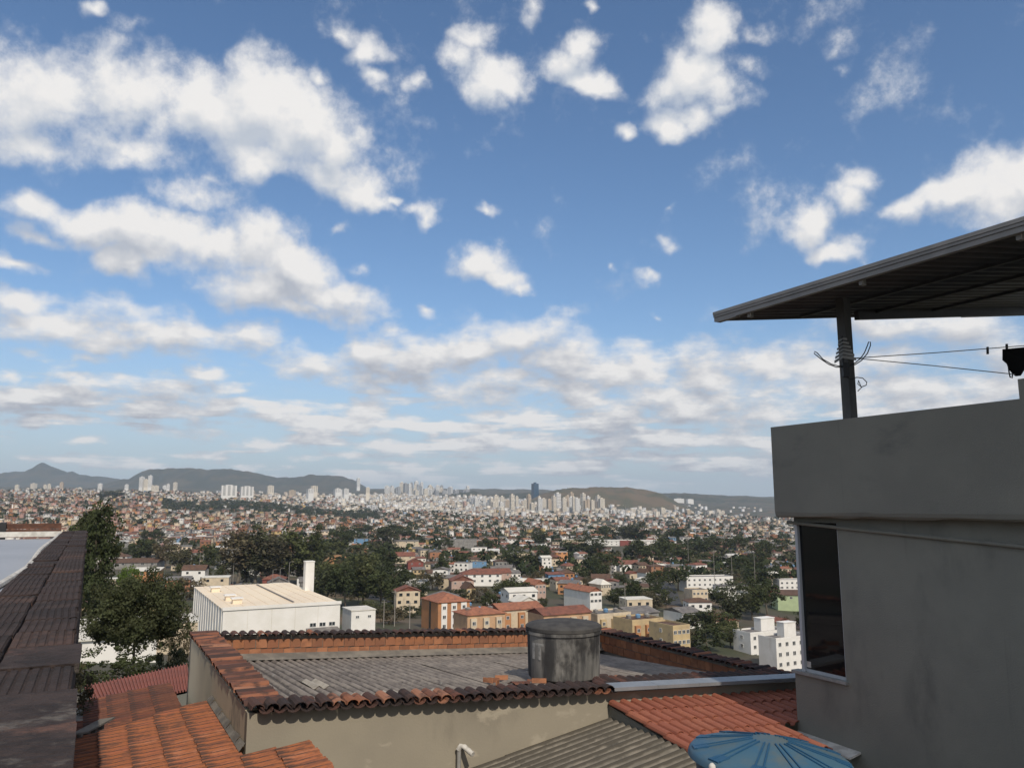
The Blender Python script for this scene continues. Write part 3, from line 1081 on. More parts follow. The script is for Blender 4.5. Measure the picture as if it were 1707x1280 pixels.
white_flats(1222, 1318, 1056, 268, 8, 'rear white apartment block with a plain shaded side wall, beside the glass window', (6, 5), (6, 1))
white_flats(1264, 1352, 1066, 238, 7, 'front white apartment block with rows of square windows beside the glass window', (6, 5), None)
building('house', 'white two storey house with long red gable roof in the valley centre', 'house', 940, 1003, 986, 330, 22, 'white', 'orange', 'gabley', 1.8, h=9, wins=(2, 3), win=(1.6, 1.2), sill=1.0,
         land='the long white house')
building('chapel', 'cream house with pitched roof and little blue roof knob', 'house', 982, 1018, 974, 372, 12, 'cream', 'white', 'hip', 2.6, h=6, wins=(1, 4), win=(1, 1.2), land='the cream house with the blue knob')
building('house', 'small white gabled house above the long pale carport roof', 'house', 1062, 1085, 954, 480, 10, 'white', 'brown', 'gabley', 2.2, h=6, wins=(1, 2), land='the small white gabled house')
building('carport', 'long low pale grey carport roof on the slope', 'carport', 1055, 1098, 968, 440, 9, 'grey', 'white', 'gabley', 1.6, h=3, land='the pale carport')


def school_extra(root, w, d, h):
    mb = MB()
    mb.box((w * .45, -1.5, -3), (w * .14, 0, 0), (0, 1.4, 0), (0, 0, h + 3.5))
    part(root, 'entrance_block', mb, m_wall['red'])


building('school', 'long low white building with red panels shining across the slope', 'school', 975, 1104, 901, 800, 14, 'white', 'white', 'shed', .8, h=7, yaw=R(-6), wins=(2, 16), win=(2.2, 1.1),
         extra=school_extra, land='the long white school', storey=3.2)
building('school', 'low white hall at the left end of the long white school', 'hall', 938, 985, 899, 810, 12, 'cream', 'white', 'flat', h=6, yaw=R(-4), wins=(1, 6), win=(2, 1.2), land='the low white hall')
building('house', 'white cube building with six dark square windows', 'house', 785, 812, 912, 520, 10, 'white', 'grey', 'flat', h=9, wins=(2, 3), winsl=None, win=(1.7, 1.4), storey=4, sill=1.3, yaw=R(6), land='the white cube building')
building('house', 'grey cement block behind the white cube building', 'house', 735, 795, 899, 590, 14, 'grey', 'grey', 'flat', h=10, wins=(2, 4), yaw=R(6), land='the grey cement block')
building('house', 'bright blue two storey house beside a dark tree', 'house', 588, 614, 898, 560, 9, 'blue', 'grey', 'flat', h=8, wins=(2, 2), win=(2.0, 1.6), yaw=R(10), land='the bright blue house')
building('house', 'low orange house under the bright blue house', 'house', 586, 612, 914, 540, 7, 'orange', 'grey', 'flat', h=4, wins=(1, 2), yaw=R(10), land='the low orange house')
building('house', 'cream house with overhanging flat upper floor near the blue house', 'house', 657, 698, 902, 540, 10, 'cream', 'grey', 'shed', .8, h=7.5, wins=(2, 3), win=(1.6, 1.2), yaw=R(8), land='the cream house')
building('house', 'dark red roofed house above the wooded bank', 'house', 640, 692, 927, 470, 14, 'cream', 'red', 'gablex', 3, h=6, wins=(1, 3), yaw=R(14), land='the dark red roofed house')
building('house', 'red walled house with red roof beside the wooded bank', 'house', 678, 706, 937, 455, 9, 'red', 'red', 'gabley', 2.5, h=5.5, wins=(1, 2), yaw=R(14), land='the red walled house')
building('house', 'white house with small red awning below the dark red roofs', 'house', 657, 676, 945, 442, 7, 'white', 'brown', 'shed', .6, h=5, wins=(1, 2), yaw=R(14), land='the white house with the awning')
building('house', 'wide house with a broad hipped red roof and shaded verandah', 'house', 766, 836, 957, 400, 14, 'white', 'red', 'hip', 2.8, h=7, wins=(2, 5), win=(1.5, 1.4), yaw=R(12), land='the broad hipped red roof')
building('house', 'house with red gable roof in front of the broad hipped roof', 'house', 748, 790, 968, 378, 12, 'pink', 'red', 'gabley', 2.6, h=6, wins=(1, 3), yaw=R(12), land='the red gable house')
building('house', 'pale yellow house with a steep gable among dark trees', 'house', 768, 793, 981, 352, 10, 'yellow', 'brown', 'gabley', 2.6, h=6, wins=(1, 2), yaw=R(20), land='the pale yellow gable house')
building('house', 'house with pink walls and red gable left of the trees', 'house', 800, 852, 955, 412, 11, 'pink', 'red', 'gablex', 2.4, h=5, wins=(1, 4), yaw=R(16), land='the pink house')
building('house', 'white and brick two storey house with orange roof', 'house', 872, 910, 974, 352, 12, 'pink', 'orange', 'gabley', 2.2, h=7, wins=(2, 3), yaw=R(30), land='the white and brick house')
building('house', 'blue painted low house under the white cube building', 'house', 786, 811, 936, 470, 8, 'blue', 'grey', 'flat', h=5, wins=(1, 2), yaw=R(6), land='the low blue house')
building('house', 'white house with twin red roofs between dark tree clumps', 'house', 1022, 1068, 940, 520, 14, 'white', 'red', 'gablex', 2.6, h=6, wins=(1, 4), yaw=R(16), land='the twin red roofs')
building('house', 'red tiled house just behind the twin red roofs', 'house', 1012, 1042, 932, 555, 10, 'cream', 'red', 'hip', 2.4, h=5, wins=(1, 3), yaw=R(16), land='the red tiled house')
building('house', 'flat white housing block with many windows on the right slope', 'apartment building', 1132, 1222, 963, 405, 12, 'white', 'grey', 'parapet', h=9, wins=(2, 9), win=(1.3, 1.2), yaw=R(10), land='the flat white block')
building('house', 'cream housing block below the flat white block', 'apartment building', 1140, 1180, 985, 350, 10, 'cream', 'grey', 'parapet', h=9, wins=(3, 4), yaw=R(12), land='the cream block')
building('house', 'pale blue and white housing block by the dark tree mass', 'apartment building', 1188, 1248, 977, 375, 10, 'white', 'grey', 'flat', h=8, wins=(2, 6), yaw=R(8), land='the pale block')
building('shop', 'pale green hall with dark windows next to the grey house corner', 'hall', 1296, 1360, 992, 330, 12, 'green', 'brown', 'shed', 1.5, h=8, wins=(1, 5), win=(1.4, 1.2), yaw=R(-4), land='the pale green hall')
building('house', 'long white terrace of flats with dark windows next to the grey house corner', 'apartment building', 1288, 1375, 968, 430, 10, 'white', 'grey', 'parapet', h=8, wins=(2, 9), win=(1.4, 1.2), yaw=R(6), land='the white terrace')
building('hall', 'low orange brick hall with a long white awning roof', 'hall', 228, 265, 952, 520, 9, 'orange', 'white', 'shed', 1.5, h=6.5, wins=(1, 4), win=(2, 2), yaw=R(8), sill=.6, land='the orange brick hall')
building('hall', 'long hall with a broad brown roof in the park', 'hall', 180, 262, 938, 560, 22, 'grey', 'brown', 'gablex', 2.5, h=5, wins=(1, 6), win=(2, 1.6), yaw=R(10), land='the long brown roofed hall')
building('hall', 'white fronted hall with a pale hipped roof beside the wall end', 'hall', 168, 212, 928, 610, 14, 'white', 'brown', 'hip', 3, h=5, wins=(1, 5), win=(2, 1.6), yaw=R(10), land='the pale hipped hall')
building('hall', 'low cream building with flat pale roof below the bright green tree', 'hall', 160, 202, 966, 470, 10, 'cream', 'white', 'flat', h=4, wins=(1, 4), win=(2, 1.4), yaw=R(10), land='the low cream building')
building('hall', 'white open sided canopy near the parked cars', 'canopy', 362, 400, 937, 560, 9, 'white', 'grey', 'flat', h=5, wins=(1, 4), win=(2.2, 2.2), sill=.3, yaw=R(8), land='the white canopy')
building('shed', 'white roofed shed behind the big spreading tree trunk', 'shed', 136, 262, 1066, 118, 14, 'white', 'white', 'shed', 1.2, h=5, land='the white roofed shed')
building('shed', 'white walled yard building right of the spreading tree', 'shed', 250, 330, 1040, 150, 12, 'cream', 'white', 'flat', h=5, land='the white yard building')

# ------------------------------------------------------------------ trees one can name
def px_tree(px, base_row, Y, hpx, wpx, shape, mi, label, group=None, cat='tree', **kw):
    p = at(px, base_row, Y)
    h = hpx / F * Y
    zg = tz(p.x, p.y)
    top = p.z + h
    z0 = min(p.z, zg + 0.5) if base_row is not None else zg
    return tree(p.x, p.y, top - z0, wpx / F * Y, shape, mi, label, group, z=z0, cat=cat, **kw)


# the big spreading tree close to the left wall, with its own finer crown
big_cm, big_cc = crown_mesh('crown', 'dome', 5, 170, 32000, 0.013, m_leaf[0], 0.10)
px_tree(222, 1142, 62, 176, 172, 'dome', 0, 'large spreading dark tree with branching trunks below the left wall', cm=big_cm, tm=trunk_mesh('trunk', 'dome', big_cc, 3, 0.016, 34), yaw=0.6)
EXTRA_TREES = [
    (158, 1000, 140, 158, 66, 'tall', 0, 'tall dark tree at the far end of the mossy wall'),
    (138, 1000, 150, 150, 70, 'tall', 0, 'dark tree half hidden behind the mossy wall end'),
    (215, 978, 300, 34, 44, 'round', 3, 'bright yellow green tree above the big spreading tree'),
    (168, 1000, 210, 50, 50, 'bush', 3, 'yellowish bush tree between wall and big spreading tree'),
    (190, 1140, 54, 62, 130, 'bush', 0, 'dark undergrowth bush at the foot of the big spreading tree'),
    (278, 1128, 66, 60, 70, 'bush', 0, 'dark bush on the right below the big spreading tree'),
    (300, 1062, 95, 60, 40, 'bush', 2, 'thin bush against the white yard building'),
    (425, 1040, 30, 9, 26, 'bush', 2, 'small weed tuft sprouting behind the tile coping below the warehouse'),
    (455, 1040, 30, 7, 20, 'bush', 2, 'smaller weed tuft behind the tile coping, beside the other'),
    (345, 1038, 28, 8, 50, 'bush', 2, 'brownish weeds at the corner of the tiled coping'),
]
fine_bush, fb_cc = crown_mesh('crown', 'bush', 31, 60, 5200, 0.022, m_leaf[0], 0.12)
fine_tall, ft_cc = crown_mesh('crown', 'tall', 32, 70, 6500, 0.014, m_leaf[0], 0.10)
fine_olive, fo_cc = crown_mesh('crown', 'bush', 33, 50, 3200, 0.024, m_leaf[2], 0.12)
fine_bright, fr_cc = crown_mesh('crown', 'round', 34, 50, 4200, 0.022, m_leaf[3], 0.12)
FINE = {('bush', 0): (fine_bush, trunk_mesh('trunk', 'bush', fb_cc, 4)), ('tall', 0): (fine_tall, trunk_mesh('trunk', 'tall', ft_cc, 5, .014)),
        ('bush', 2): (fine_olive, trunk_mesh('trunk', 'bush', fo_cc, 6)), ('bush', 3): (fine_olive, trunk_mesh('trunk', 'bush', fo_cc, 6)), ('round', 3): (fine_bright, trunk_mesh('trunk', 'round', fr_cc, 7))}
for (px, br, Y, hp, wp, sh, mi, lb) in EXTRA_TREES:
    cm_, tm_ = FINE[(sh, mi)]
    px_tree(px, br, Y, hp, wp, sh, mi, lb, cat='bush' if sh == 'bush' else 'tree', cm=cm_, tm=tm_)
MASS = [  # tall trees and dark clumps that read one by one: px, base row, Y, height px, width px, shape, leaf
    (395, 978, 400, 88, 54, 'tall', 2), (425, 978, 405, 92, 50, 'tall', 1), (452, 978, 390, 84, 54, 'tall', 2), (480, 976, 410, 92, 44, 'tall', 1), (503, 974, 400, 70, 36, 'tall', 2),
    (520, 976, 415, 92, 34, 'tall', 0), (545, 980, 395, 40, 52, 'round', 0), (410, 975, 420, 60, 40, 'tall', 2), (465, 975, 425, 58, 40, 'round', 2), (440, 970, 440, 90, 44, 'tall', 2),
    (250, 945, 640, 52, 38, 'round', 0), (275, 948, 610, 48, 36, 'round', 2), (232, 945, 660, 46, 42, 'round', 0), (300, 955, 580, 40, 44, 'round', 2), (345, 950, 580, 36, 44, 'round', 1), (372, 962, 500, 40, 40, 'round', 1),
    (330, 968, 480, 30, 44, 'bush', 1), (310, 1000, 330, 40, 50, 'bush', 2), (262, 905, 1000, 22, 22, 'round', 0), (245, 905, 1000, 22, 22, 'round', 0),
    (545, 1010, 310, 60, 60, 'round', 0), (575, 1015, 300, 70, 62, 'round', 0), (605, 1012, 300, 72, 64, 'round', 1), (635, 1015, 290, 62, 60, 'round', 0), (560, 985, 340, 50, 56, 'round', 1),
    (590, 975, 360, 52, 60, 'round', 0), (620, 985, 345, 52, 60, 'round', 0), (650, 995, 325, 56, 56, 'round', 0), (610, 965, 380, 44, 54, 'round', 1), (640, 960, 390, 46, 52, 'round', 0),
    (665, 985, 340, 40, 44, 'round', 0), (690, 1010, 300, 40, 44, 'round', 0), (660, 1018, 280, 36, 50, 'bush', 1), (630, 1030, 262, 26, 46, 'bush', 1), (655, 1040, 240, 30, 44, 'bush', 2), (685, 1030, 262, 22, 36, 'bush', 0),
    (565, 925, 560, 40, 44, 'round', 0), (575, 905, 640, 30, 40, 'round', 0), (600, 890, 760, 16, 46, 'round', 0), (645, 912, 620, 34, 46, 'round', 0), (675, 900, 680, 22, 44, 'round', 0), (655, 895, 720, 22, 40, 'round', 0),
    (560, 935, 500, 32, 40, 'round', 1), (600, 930, 520, 24, 40, 'round', 1),
    (810, 925, 560, 26, 34, 'round', 0), (765, 950, 450, 30, 36, 'round', 0), (742, 918, 620, 22, 26, 'round', 0), (862, 950, 470, 36, 52, 'round', 0), (838, 1000, 330, 30, 40, 'round', 1), (862, 1002, 325, 34, 44, 'round', 0),
    (900, 915, 640, 34, 28, 'tall', 0), (905, 940, 520, 30, 24, 'round', 0), (760, 1005, 310, 30, 40, 'bush', 0), (720, 985, 345, 34, 44, 'round', 2), (800, 1005, 310, 26, 44, 'bush', 2), (735, 960, 420, 26, 30, 'round', 0),
    (985, 930, 560, 34, 46, 'round', 0), (960, 926, 600, 28, 44, 'round', 0), (1010, 962, 440, 44, 46, 'round', 0), (995, 975, 400, 36, 40, 'round', 0), (1060, 935, 540, 38, 44, 'round', 0), (1085, 940, 520, 30, 36, 'round', 0),
    (1120, 945, 480, 40, 52, 'umbrella', 0), (1140, 940, 520, 36, 44, 'round', 0), (1100, 930, 580, 34, 40, 'round', 0), (1095, 985, 370, 36, 40, 'round', 0), (1130, 985, 360, 40, 40, 'round', 0), (1065, 1005, 330, 30, 60, 'bush', 0),
    (1040, 1002, 330, 26, 50, 'bush', 0), (1100, 1010, 320, 32, 50, 'bush', 0), (1065, 905, 760, 34, 38, 'round', 0), (1040, 905, 760, 30, 40, 'round', 1), (1010, 900, 820, 24, 36, 'round', 0), (1125, 905, 760, 24, 40, 'round', 0),
    (1165, 1060, 255, 40, 60, 'round', 0), (1195, 1065, 250, 44, 60, 'round', 0), (1180, 1085, 232, 40, 64, 'bush', 0), (1218, 1080, 250, 40, 50, 'round', 1), (1155, 1080, 240, 32, 36, 'bush', 2),
    (1225, 1045, 285, 62, 54, 'round', 0), (1255, 1035, 300, 66, 52, 'round', 0), (1280, 1030, 310, 62, 50, 'round', 0), (1205, 1015, 310, 38, 50, 'round', 0), (1240, 1000, 340, 38, 56, 'round', 0), (1270, 985, 365, 44, 56, 'round', 0),
    (1225, 975, 380, 30, 40, 'round', 1), (1240, 960, 440, 34, 50, 'umbrella', 0), (1265, 950, 470, 30, 44, 'round', 0), (1190, 920, 640, 28, 44, 'round', 0), (1230, 925, 620, 30, 46, 'round', 0), (1275, 935, 560, 34, 48, 'round', 0),
    (1160, 925, 640, 24, 40, 'round', 0), (1180, 945, 520, 26, 36, 'round', 1), (195, 830, 3000, 14, 30, 'round', 0), (172, 832, 2800, 14, 22, 'round', 0),
]

# ------------------------------------------------------------------ scattered houses and trees of the suburbs
MASS = [(px, br, Yrow(px, br), hp, wp, sh, mi) for (px, br, Y, hp, wp, sh, mi) in MASS]
for (px, br, Y, hp, wp, sh, mi) in MASS:
    p = at(px, br, Y)
    KEEP.append((p.x, p.y, wp / F * Y * .3))


def landmark(x, y):
    best = min(LAND, key=lambda l: (l[1] - x) ** 2 * 3 + (l[2] - y) ** 2 * .35)
    dx, dy = x / y - best[1] / best[2], y - best[2]
    if abs(dx) < 0.012:
        rel = 'just behind' if dy > 0 else 'just below'
    elif dy > 60:
        rel = 'behind, left of' if dx < 0 else 'behind, right of'
    elif dy < -60:
        rel = 'below, left of' if dx < 0 else 'below, right of'
    else:
        rel = 'left of' if dx < 0 else 'right of'
    return rel + ' ' + best[0]


kx = np.array([k[0] for k in KEEP])
ky = np.array([k[1] for k in KEEP])
kr = np.array([k[2] for k in KEEP])
houses, trees_ = [], []
sp = 15.5
ca, sa = math.cos(R(18)), math.sin(R(18))
for i in range(-110, 110):
    for j in range(0, 110):
        gx, gy = i * sp, j * sp
        x, y = gx * ca - gy * sa + random.uniform(-3, 3), gx * sa + gy * ca + random.uniform(-3, 3)
        if y < 300 or y > 1250 or abs(x / y) > 0.72 or x / y > 0.45:
            continue
        if np.any((kx - x) ** 2 + (ky - y) ** 2 < (kr + 6) ** 2):
            continue
        px, row = pxof((x, y, tz(x, y)))
        pt = 0.40
        if px < 420 and 905 < row < 1060:
            pt = 0.46
        if 520 < px < 665 and row > 915:
            pt = 0.95
        if px < 560 and row < 905:
            pt = 0.12
        if px > 940:
            pt = 0.54
        if px > 1150:
            pt = 0.60
        q = random.random()
        if px < 420 and 905 < row < 1060 and q > .62:
            continue
        if q < pt:
            trees_.append((x, y))
        elif q < 0.93:
            houses.append((x, y, px))
houses.sort(key=lambda t: t[1])
trees_.sort(key=lambda t: t[1])


def srgb_wall():
    return random.choices(['white', 'cream', 'grey', 'brick', 'yellow', 'pink', 'blue', 'red', 'orange'], [30, 27, 18, 10, 5, 6, 1.5, 1.5, 2])[0]


def srgb_roof():
    return random.choices(['red', 'orange', 'grey', 'brown', 'white'], [20, 7, 40, 20, 13])[0]


WALLRGB = {'white': (.76, .73, .68), 'cream': (.66, .54, .40), 'grey': (.26, .25, .23), 'brick': (.37, .18, .10), 'yellow': (.55, .40, .18), 'pink': (.5, .31, .26), 'blue': (.2, .32, .46), 'red': (.32, .09, .07), 'orange': (.5, .24, .11)}
ROOFRGB = {'red': (.24, .11, .075), 'orange': (.34, .17, .10), 'grey': (.16, .15, .14), 'brown': (.12, .075, .055), 'white': (.6, .58, .54)}
WORDS = {'brick': 'bare brick', 'grey': 'grey', 'white': 'white', 'cream': 'cream', 'yellow': 'yellow', 'pink': 'pink', 'blue': 'pale blue', 'red': 'dark red', 'orange': 'orange'}
RW = {'red': 'red roof', 'orange': 'orange roof', 'grey': 'grey roof', 'brown': 'brown roof', 'white': 'pale roof'}
ORD = ['', 'second', 'third', 'fourth', 'fifth', 'sixth', 'seventh', 'eighth', 'ninth', 'tenth', 'eleventh', 'twelfth', 'thirteenth', 'fourteenth', 'fifteenth', 'sixteenth', 'seventeenth', 'eighteenth', 'nineteenth', 'twentieth']
SEEN = {}


def unique(lb):
    w_ = lb.split()
    if len(w_) > 15:
        lb = ' '.join(w_[len(w_) - 15:])
    k = SEEN.get(lb, 0)
    SEEN[lb] = k + 1
    if k == 0:
        return lb
    return (ORD[k] if k < 20 else 'further') + ' ' + lb


N_IND = 235
far_h = []
for k, (x, y, px) in enumerate(houses):
    w, d = random.uniform(8, 12.5), random.uniform(7.5, 11)
    st = random.choices([1, 2, 3], [45, 45, 10])[0]
    h = 2.9 * st + random.uniform(0, .6)
    wl, rf = srgb_wall(), srgb_roof()
    rk = random.choice(['gablex', 'gabley', 'hip', 'shed']) if rf in ('red', 'orange', 'brown') else random.choice(['shed', 'gablex', 'flat', 'gabley'])
    yaw = R(random.choice([16, 16, 27, 8, -10]) + random.uniform(-5, 5))
    if k < N_IND:
        lb = f'{"low" if st == 1 else "two storey" if st == 2 else "tall"} {WORDS[wl]} house, {RW[rf]}, {landmark(x, y)}'
        z = tz(x, y)
        root = thing('house', unique(lb), 'house', (x, y, z), 'houses scattered over the valley slope', yaw)
        mb = MB()
        mb.box((-w / 2, -d / 2, -4), (w, 0, 0), (0, d, 0), (0, 0, h + 4))
        part(root, 'wall', mb, m_wall[wl])
        mb = MB()
        roof_part(mb, rk, -w / 2, w / 2, -d / 2, d / 2, h, random.uniform(1.1, 2.3) if rk != 'shed' else .9)
        part(root, 'roof', mb, m_roof[rf])
        mb = MB()
        for f in range(st):
            n = random.choice([2, 3, 3])
            for c in range(n):
                xx = w * (c + .5) / n - w / 2 + random.uniform(-.4, .4)
                mb.box((xx - .6, -d / 2 - .05, 1.0 + 2.9 * f), (1.3, 0, 0), (0, .1, 0), (0, 0, 1.2 if not (f == 0 and c == 1) else 1.5))
        for c in range(2):
            yy = d * (c + .5) / 2 - d / 2
            mb.box((-w / 2 - .05, yy - .6, 1.0 + 2.9 * (st - 1)), (.1, 0, 0), (0, 1.2, 0), (0, 0, 1.1))
        part(root, 'window', mb, m_win, kind='stuff')
        if random.random() < .3:
            mb = MB()
            mb.lathe((random.uniform(-w / 4, w / 4), d * .2, h + (1.4 if rk != 'flat' else .25)), [(.6, 0), (.75, .9), (.65, 1.0), (.1, 1.2)], 8)
            part(root, 'water_tank', mb, m_wall[random.choice(['blue', 'grey', 'blue'])])
    else:
        far_h.append((x, y, w, d, h, yaw, WALLRGB[wl], ROOFRGB[rf], 1.6 if rk != 'flat' else .05))

SHW = {0: 'dark green', 1: 'mid green', 2: 'olive green', 3: 'bright green'}
SPW = {'round': 'bushy tree', 'tall': 'slender tree', 'bush': 'low bush', 'umbrella': 'spreading tree'}
nt = 0
for (px, br, Y, hp, wp, sh, mi) in MASS:
    p = at(px, br, Y)
    lb = unique(f'{SHW[mi]} {SPW[sh]} {landmark(p.x, p.y)}')
    px_tree(px, br, Y, hp * random.uniform(.95, 1.1), wp * random.uniform(1.0, 1.2), sh, mi, lb, 'trees of the valley', 'bush' if sh == 'bush' else 'tree')
    nt += 1
far_t = []
for (x, y) in trees_:
    pxx = 853 + F * x / y
    h = random.uniform(5, 11) if pxx > 420 else random.uniform(3.5, 7.5)
    if nt < 295:
        sh = random.choices(['round', 'bush', 'umbrella', 'tall'], [55, 20, 12, 13])[0]
        mi = random.choices([0, 1, 2], [55, 25, 20] if pxx > 420 else [25, 30, 45])[0]
        if sh == 'tall':
            h *= 1.5
        if sh == 'bush':
            h *= .6
        tree(x, y, h, h * random.uniform(.8, 1.25) * (1.4 if sh == 'bush' else .55 if sh == 'tall' else 1.0), sh, mi, unique(f'{SHW[mi]} {SPW[sh]} {landmark(x, y)}'), 'trees of the valley', cat='bush' if sh == 'bush' else 'tree')
        nt += 1
    else:
        far_t.append((x, y, h, h * .5))

# far suburbs: one mass nobody could count
XS, YS = [], []
n_try = 60000
yy = np.sqrt(rng.uniform(1250 ** 2, 5200 ** 2, n_try))
uu = rng.uniform(-0.72, 0.45, n_try)
xx = uu * yy
zz = terrain(xx, yy)
pxs = 853.5 + F * uu * 1.01
vv = (zz - EZ) / yy
rows = 842 - F * vv * 1.02
keepm = rng.uniform(size=n_try) < np.clip(0.30 + (yy < 3000) * 0.40, 0, 1)
band = (pxs > 270) & (pxs < 640) & (yy > 2300) & (yy < 3300)
keepm &= ~(band & (rng.uniform(size=n_try) < 0.45))
keepm &= ~((pxs > 980) & (yy > 2000) & (rng.uniform(size=n_try) < .55))
keepm &= ~((pxs > 1000) & (yy > 4300))
istree = (rng.uniform(size=n_try) < np.where(pxs > 700, .34, .24)) | (band & (rng.uniform(size=n_try) < .9))
for x, y in zip(xx[keepm & ~istree], yy[keepm & ~istree]):
    wl = random.choices(['white', 'cream', 'grey', 'brick', 'yellow', 'pink', 'orange', 'blue'], [34, 30, 10, 12, 4, 7, 3, 1])[0]
    if x / y < -.18 and y < 3200:
        wl = random.choices(['white', 'cream', 'grey', 'brick', 'yellow', 'pink', 'orange'], [15, 38, 4, 18, 5, 18, 8])[0]
    rf = random.choices(['red', 'orange', 'grey', 'brown', 'white'], [20, 16, 30, 12, 20])[0]
    st = random.choices([1, 2, 3, 4], [26, 46, 20, 8])[0]
    far_h.append((x, y, random.uniform(6, 11.5), random.uniform(6, 11), 2.8 * st + .4, R(random.choice([16, 27, 5, -12, 40])), WALLRGB[wl], ROOFRGB[rf], random.choice([.05, .05, .7, 1.5])))
for x, y in zip(xx[keepm & istree], yy[keepm & istree]):
    far_t.append((x, y, random.uniform(6, 12), random.uniform(4, 8)))


def house_mass(name, H, label):
    H = list(H)
    n = len(H)
    a = np.array([(x, y, w, d, h, yw, rise) for (x, y, w, d, h, yw, _, _, rise) in H])
    wc = np.array([t[6] for t in H]) * rng.uniform(.72, 1.1, (n, 1))
    rc = np.array([t[7] for t in H]) * rng.uniform(.75, 1.15, (n, 1))
    z = terrain(a[:, 0], a[:, 1])
    cs, sn = np.cos(a[:, 5]), np.sin(a[:, 5])

    def pt(lx, ly, lz):
        return np.stack([a[:, 0] + lx * cs - ly * sn, a[:, 1] + lx * sn + ly * cs, z + lz], -1)
    w, d, h, rs = a[:, 2] / 2, a[:, 3] / 2, a[:, 4], a[:, 6]
    ov = 0.4
    b0 = -5 * np.ones(n)
    V = np.stack([pt(-w, -d, b0), pt(w, -d, b0), pt(w, d, b0), pt(-w, d, b0), pt(-w, -d, h), pt(w, -d, h), pt(w, d, h), pt(-w, d, h),
                  pt(-w - ov, -d - ov, h - .05), pt(w + ov, -d - ov, h - .05), pt(w + ov, d + ov, h - .05), pt(-w - ov, d + ov, h - .05),
                  pt(-w - ov, 0 * d, h + rs), pt(w + ov, 0 * d, h + rs),
                  # two window strips on the front
                  pt(-w * .7, -d - .06, h - 2.0), pt(-w * .2, -d - .06, h - 2.0), pt(-w * .2, -d - .06, h - .8), pt(-w * .7, -d - .06, h - .8),
                  pt(w * .2, -d - .06, h - 2.0), pt(w * .7, -d - .06, h - 2.0), pt(w * .7, -d - .06, h - .8), pt(w * .2, -d - .06, h - .8)], 1)
    f = [(0, 1, 5, 4), (1, 2, 6, 5), (2, 3, 7, 6), (3, 0, 4, 7), (8, 9, 13, 12), (10, 11, 12, 13), (9, 10, 13, 13), (11, 8, 12, 12), (14, 15, 16, 17), (18, 19, 20, 21)]
    nv = V.shape[1]
    Q = []
    cols = []
    win = np.tile(np.array([[.05, .05, .055]]), (n, 1))
    for i, q in enumerate(f):
        if q[2] == q[3]:
            q = (q[0], q[1], q[2], q[1])
            # gable triangle as a thin quad: use the eave midpoint
            q = (q[0], q[1], 13 if 13 in q else 12, 13 if 13 in q else 12)
        Q.append(np.array(q)[None, :] + (np.arange(n) * nv)[:, None])
        cols.append(wc if (i < 4 or i in (6, 7)) else win if i >= 8 else rc)
    # gables as degenerate-free quads: replace by (a, b, ridge, a-b mid)
    V2 = V.reshape(-1, 3)
    mids = []
    Qa = np.stack(Q, 1)
    for i, (p, q_, r_) in ((6, (9, 10, 13)), (7, (11, 8, 12))):
        mid = (V[:, p] + V[:, q_]) / 2
        base = len(V2)
        V2 = np.concatenate([V2, mid])
        Qa[:, i] = np.stack([np.arange(n) * nv + p, base + np.arange(n), np.arange(n) * nv + q_, np.arange(n) * nv + r_], -1)
    me = quad_mesh(name, V2, Qa.reshape(-1, 4), attr_mat(name + '_paint'), False, np.stack(cols, 1).reshape(-1, 3))
    return tag(link(name, me), label, 'houses', None, 'stuff')


# pale mid-rise blocks of the far districts
for k in range(2600):
    y = math.sqrt(random.uniform(3000 ** 2, 6000 ** 2))
    px = random.choice([random.uniform(560, 1010), random.uniform(560, 1010), random.uniform(620, 1130), random.uniform(330, 1280)])
    x = ray(px, 850)[0] * y
    if px > 1130 and random.random() < .6 or 260 < px < 570 and y < 3700:
        continue
    c = random.choice([(.80, .77, .72), (.76, .70, .60), (.70, .70, .70), (.62, .52, .42)])
    far_h.append((x, y, random.uniform(10, 22), random.uniform(10, 16), random.choice([7, 10, 13, 13, 16, 22]), R(random.choice([16, 27, 5, -12, 40])), c, (.4, .38, .36), .05))


house_mass('far_houses', far_h, 'countless small houses of the far suburbs covering the slopes')


def tree_mass(name, T, label):
    a = np.array(T)
    n, k = len(a), 46
    z = terrain(a[:, 0], a[:, 1])
    e = rng.normal(size=(n, k, 3))
    e /= np.linalg.norm(e, axis=2)[..., None]
    rad = rng.uniform(.5, 1.0, (n, k, 1)) ** .5
    h, w = a[:, 2][:, None], a[:, 3][:, None]
    pc = np.stack([a[:, 0][:, None] + e[..., 0] * rad[..., 0] * w, a[:, 1][:, None] + e[..., 1] * rad[..., 0] * w, z[:, None] + h * .55 + e[..., 2] * rad[..., 0] * h * .5], -1)
    t = rng.normal(size=(n, k, 3))
    t /= np.linalg.norm(t, axis=2)[..., None]
    nn = e + rng.normal(size=(n, k, 3)) * .5
    b = np.cross(nn, t)
    b /= np.linalg.norm(b, axis=2)[..., None] + 1e-9
    s = (h * .17)[..., None] * rng.uniform(.7, 1.3, (n, k, 1))
    V = np.stack([pc - t * s, pc + b * s, pc + t * s, pc - b * s], 2).reshape(-1, 3)
    base = np.array([[.026, .036, .015], [.04, .05, .02], [.055, .055, .028]])[rng.integers(0, 3, n)]
    col = np.repeat(base, k, 0) * rng.uniform(.7, 1.35, (n * k, 1))
    me = quad_mesh(name, V, np.arange(n * k * 4).reshape(-1, 4), attr_mat(name + '_leaves'), False, col)
    return tag(link(name, me), label, 'trees', None, 'stuff')


tree_mass('far_treetops', far_t, 'countless dark treetops scattered between the far houses')

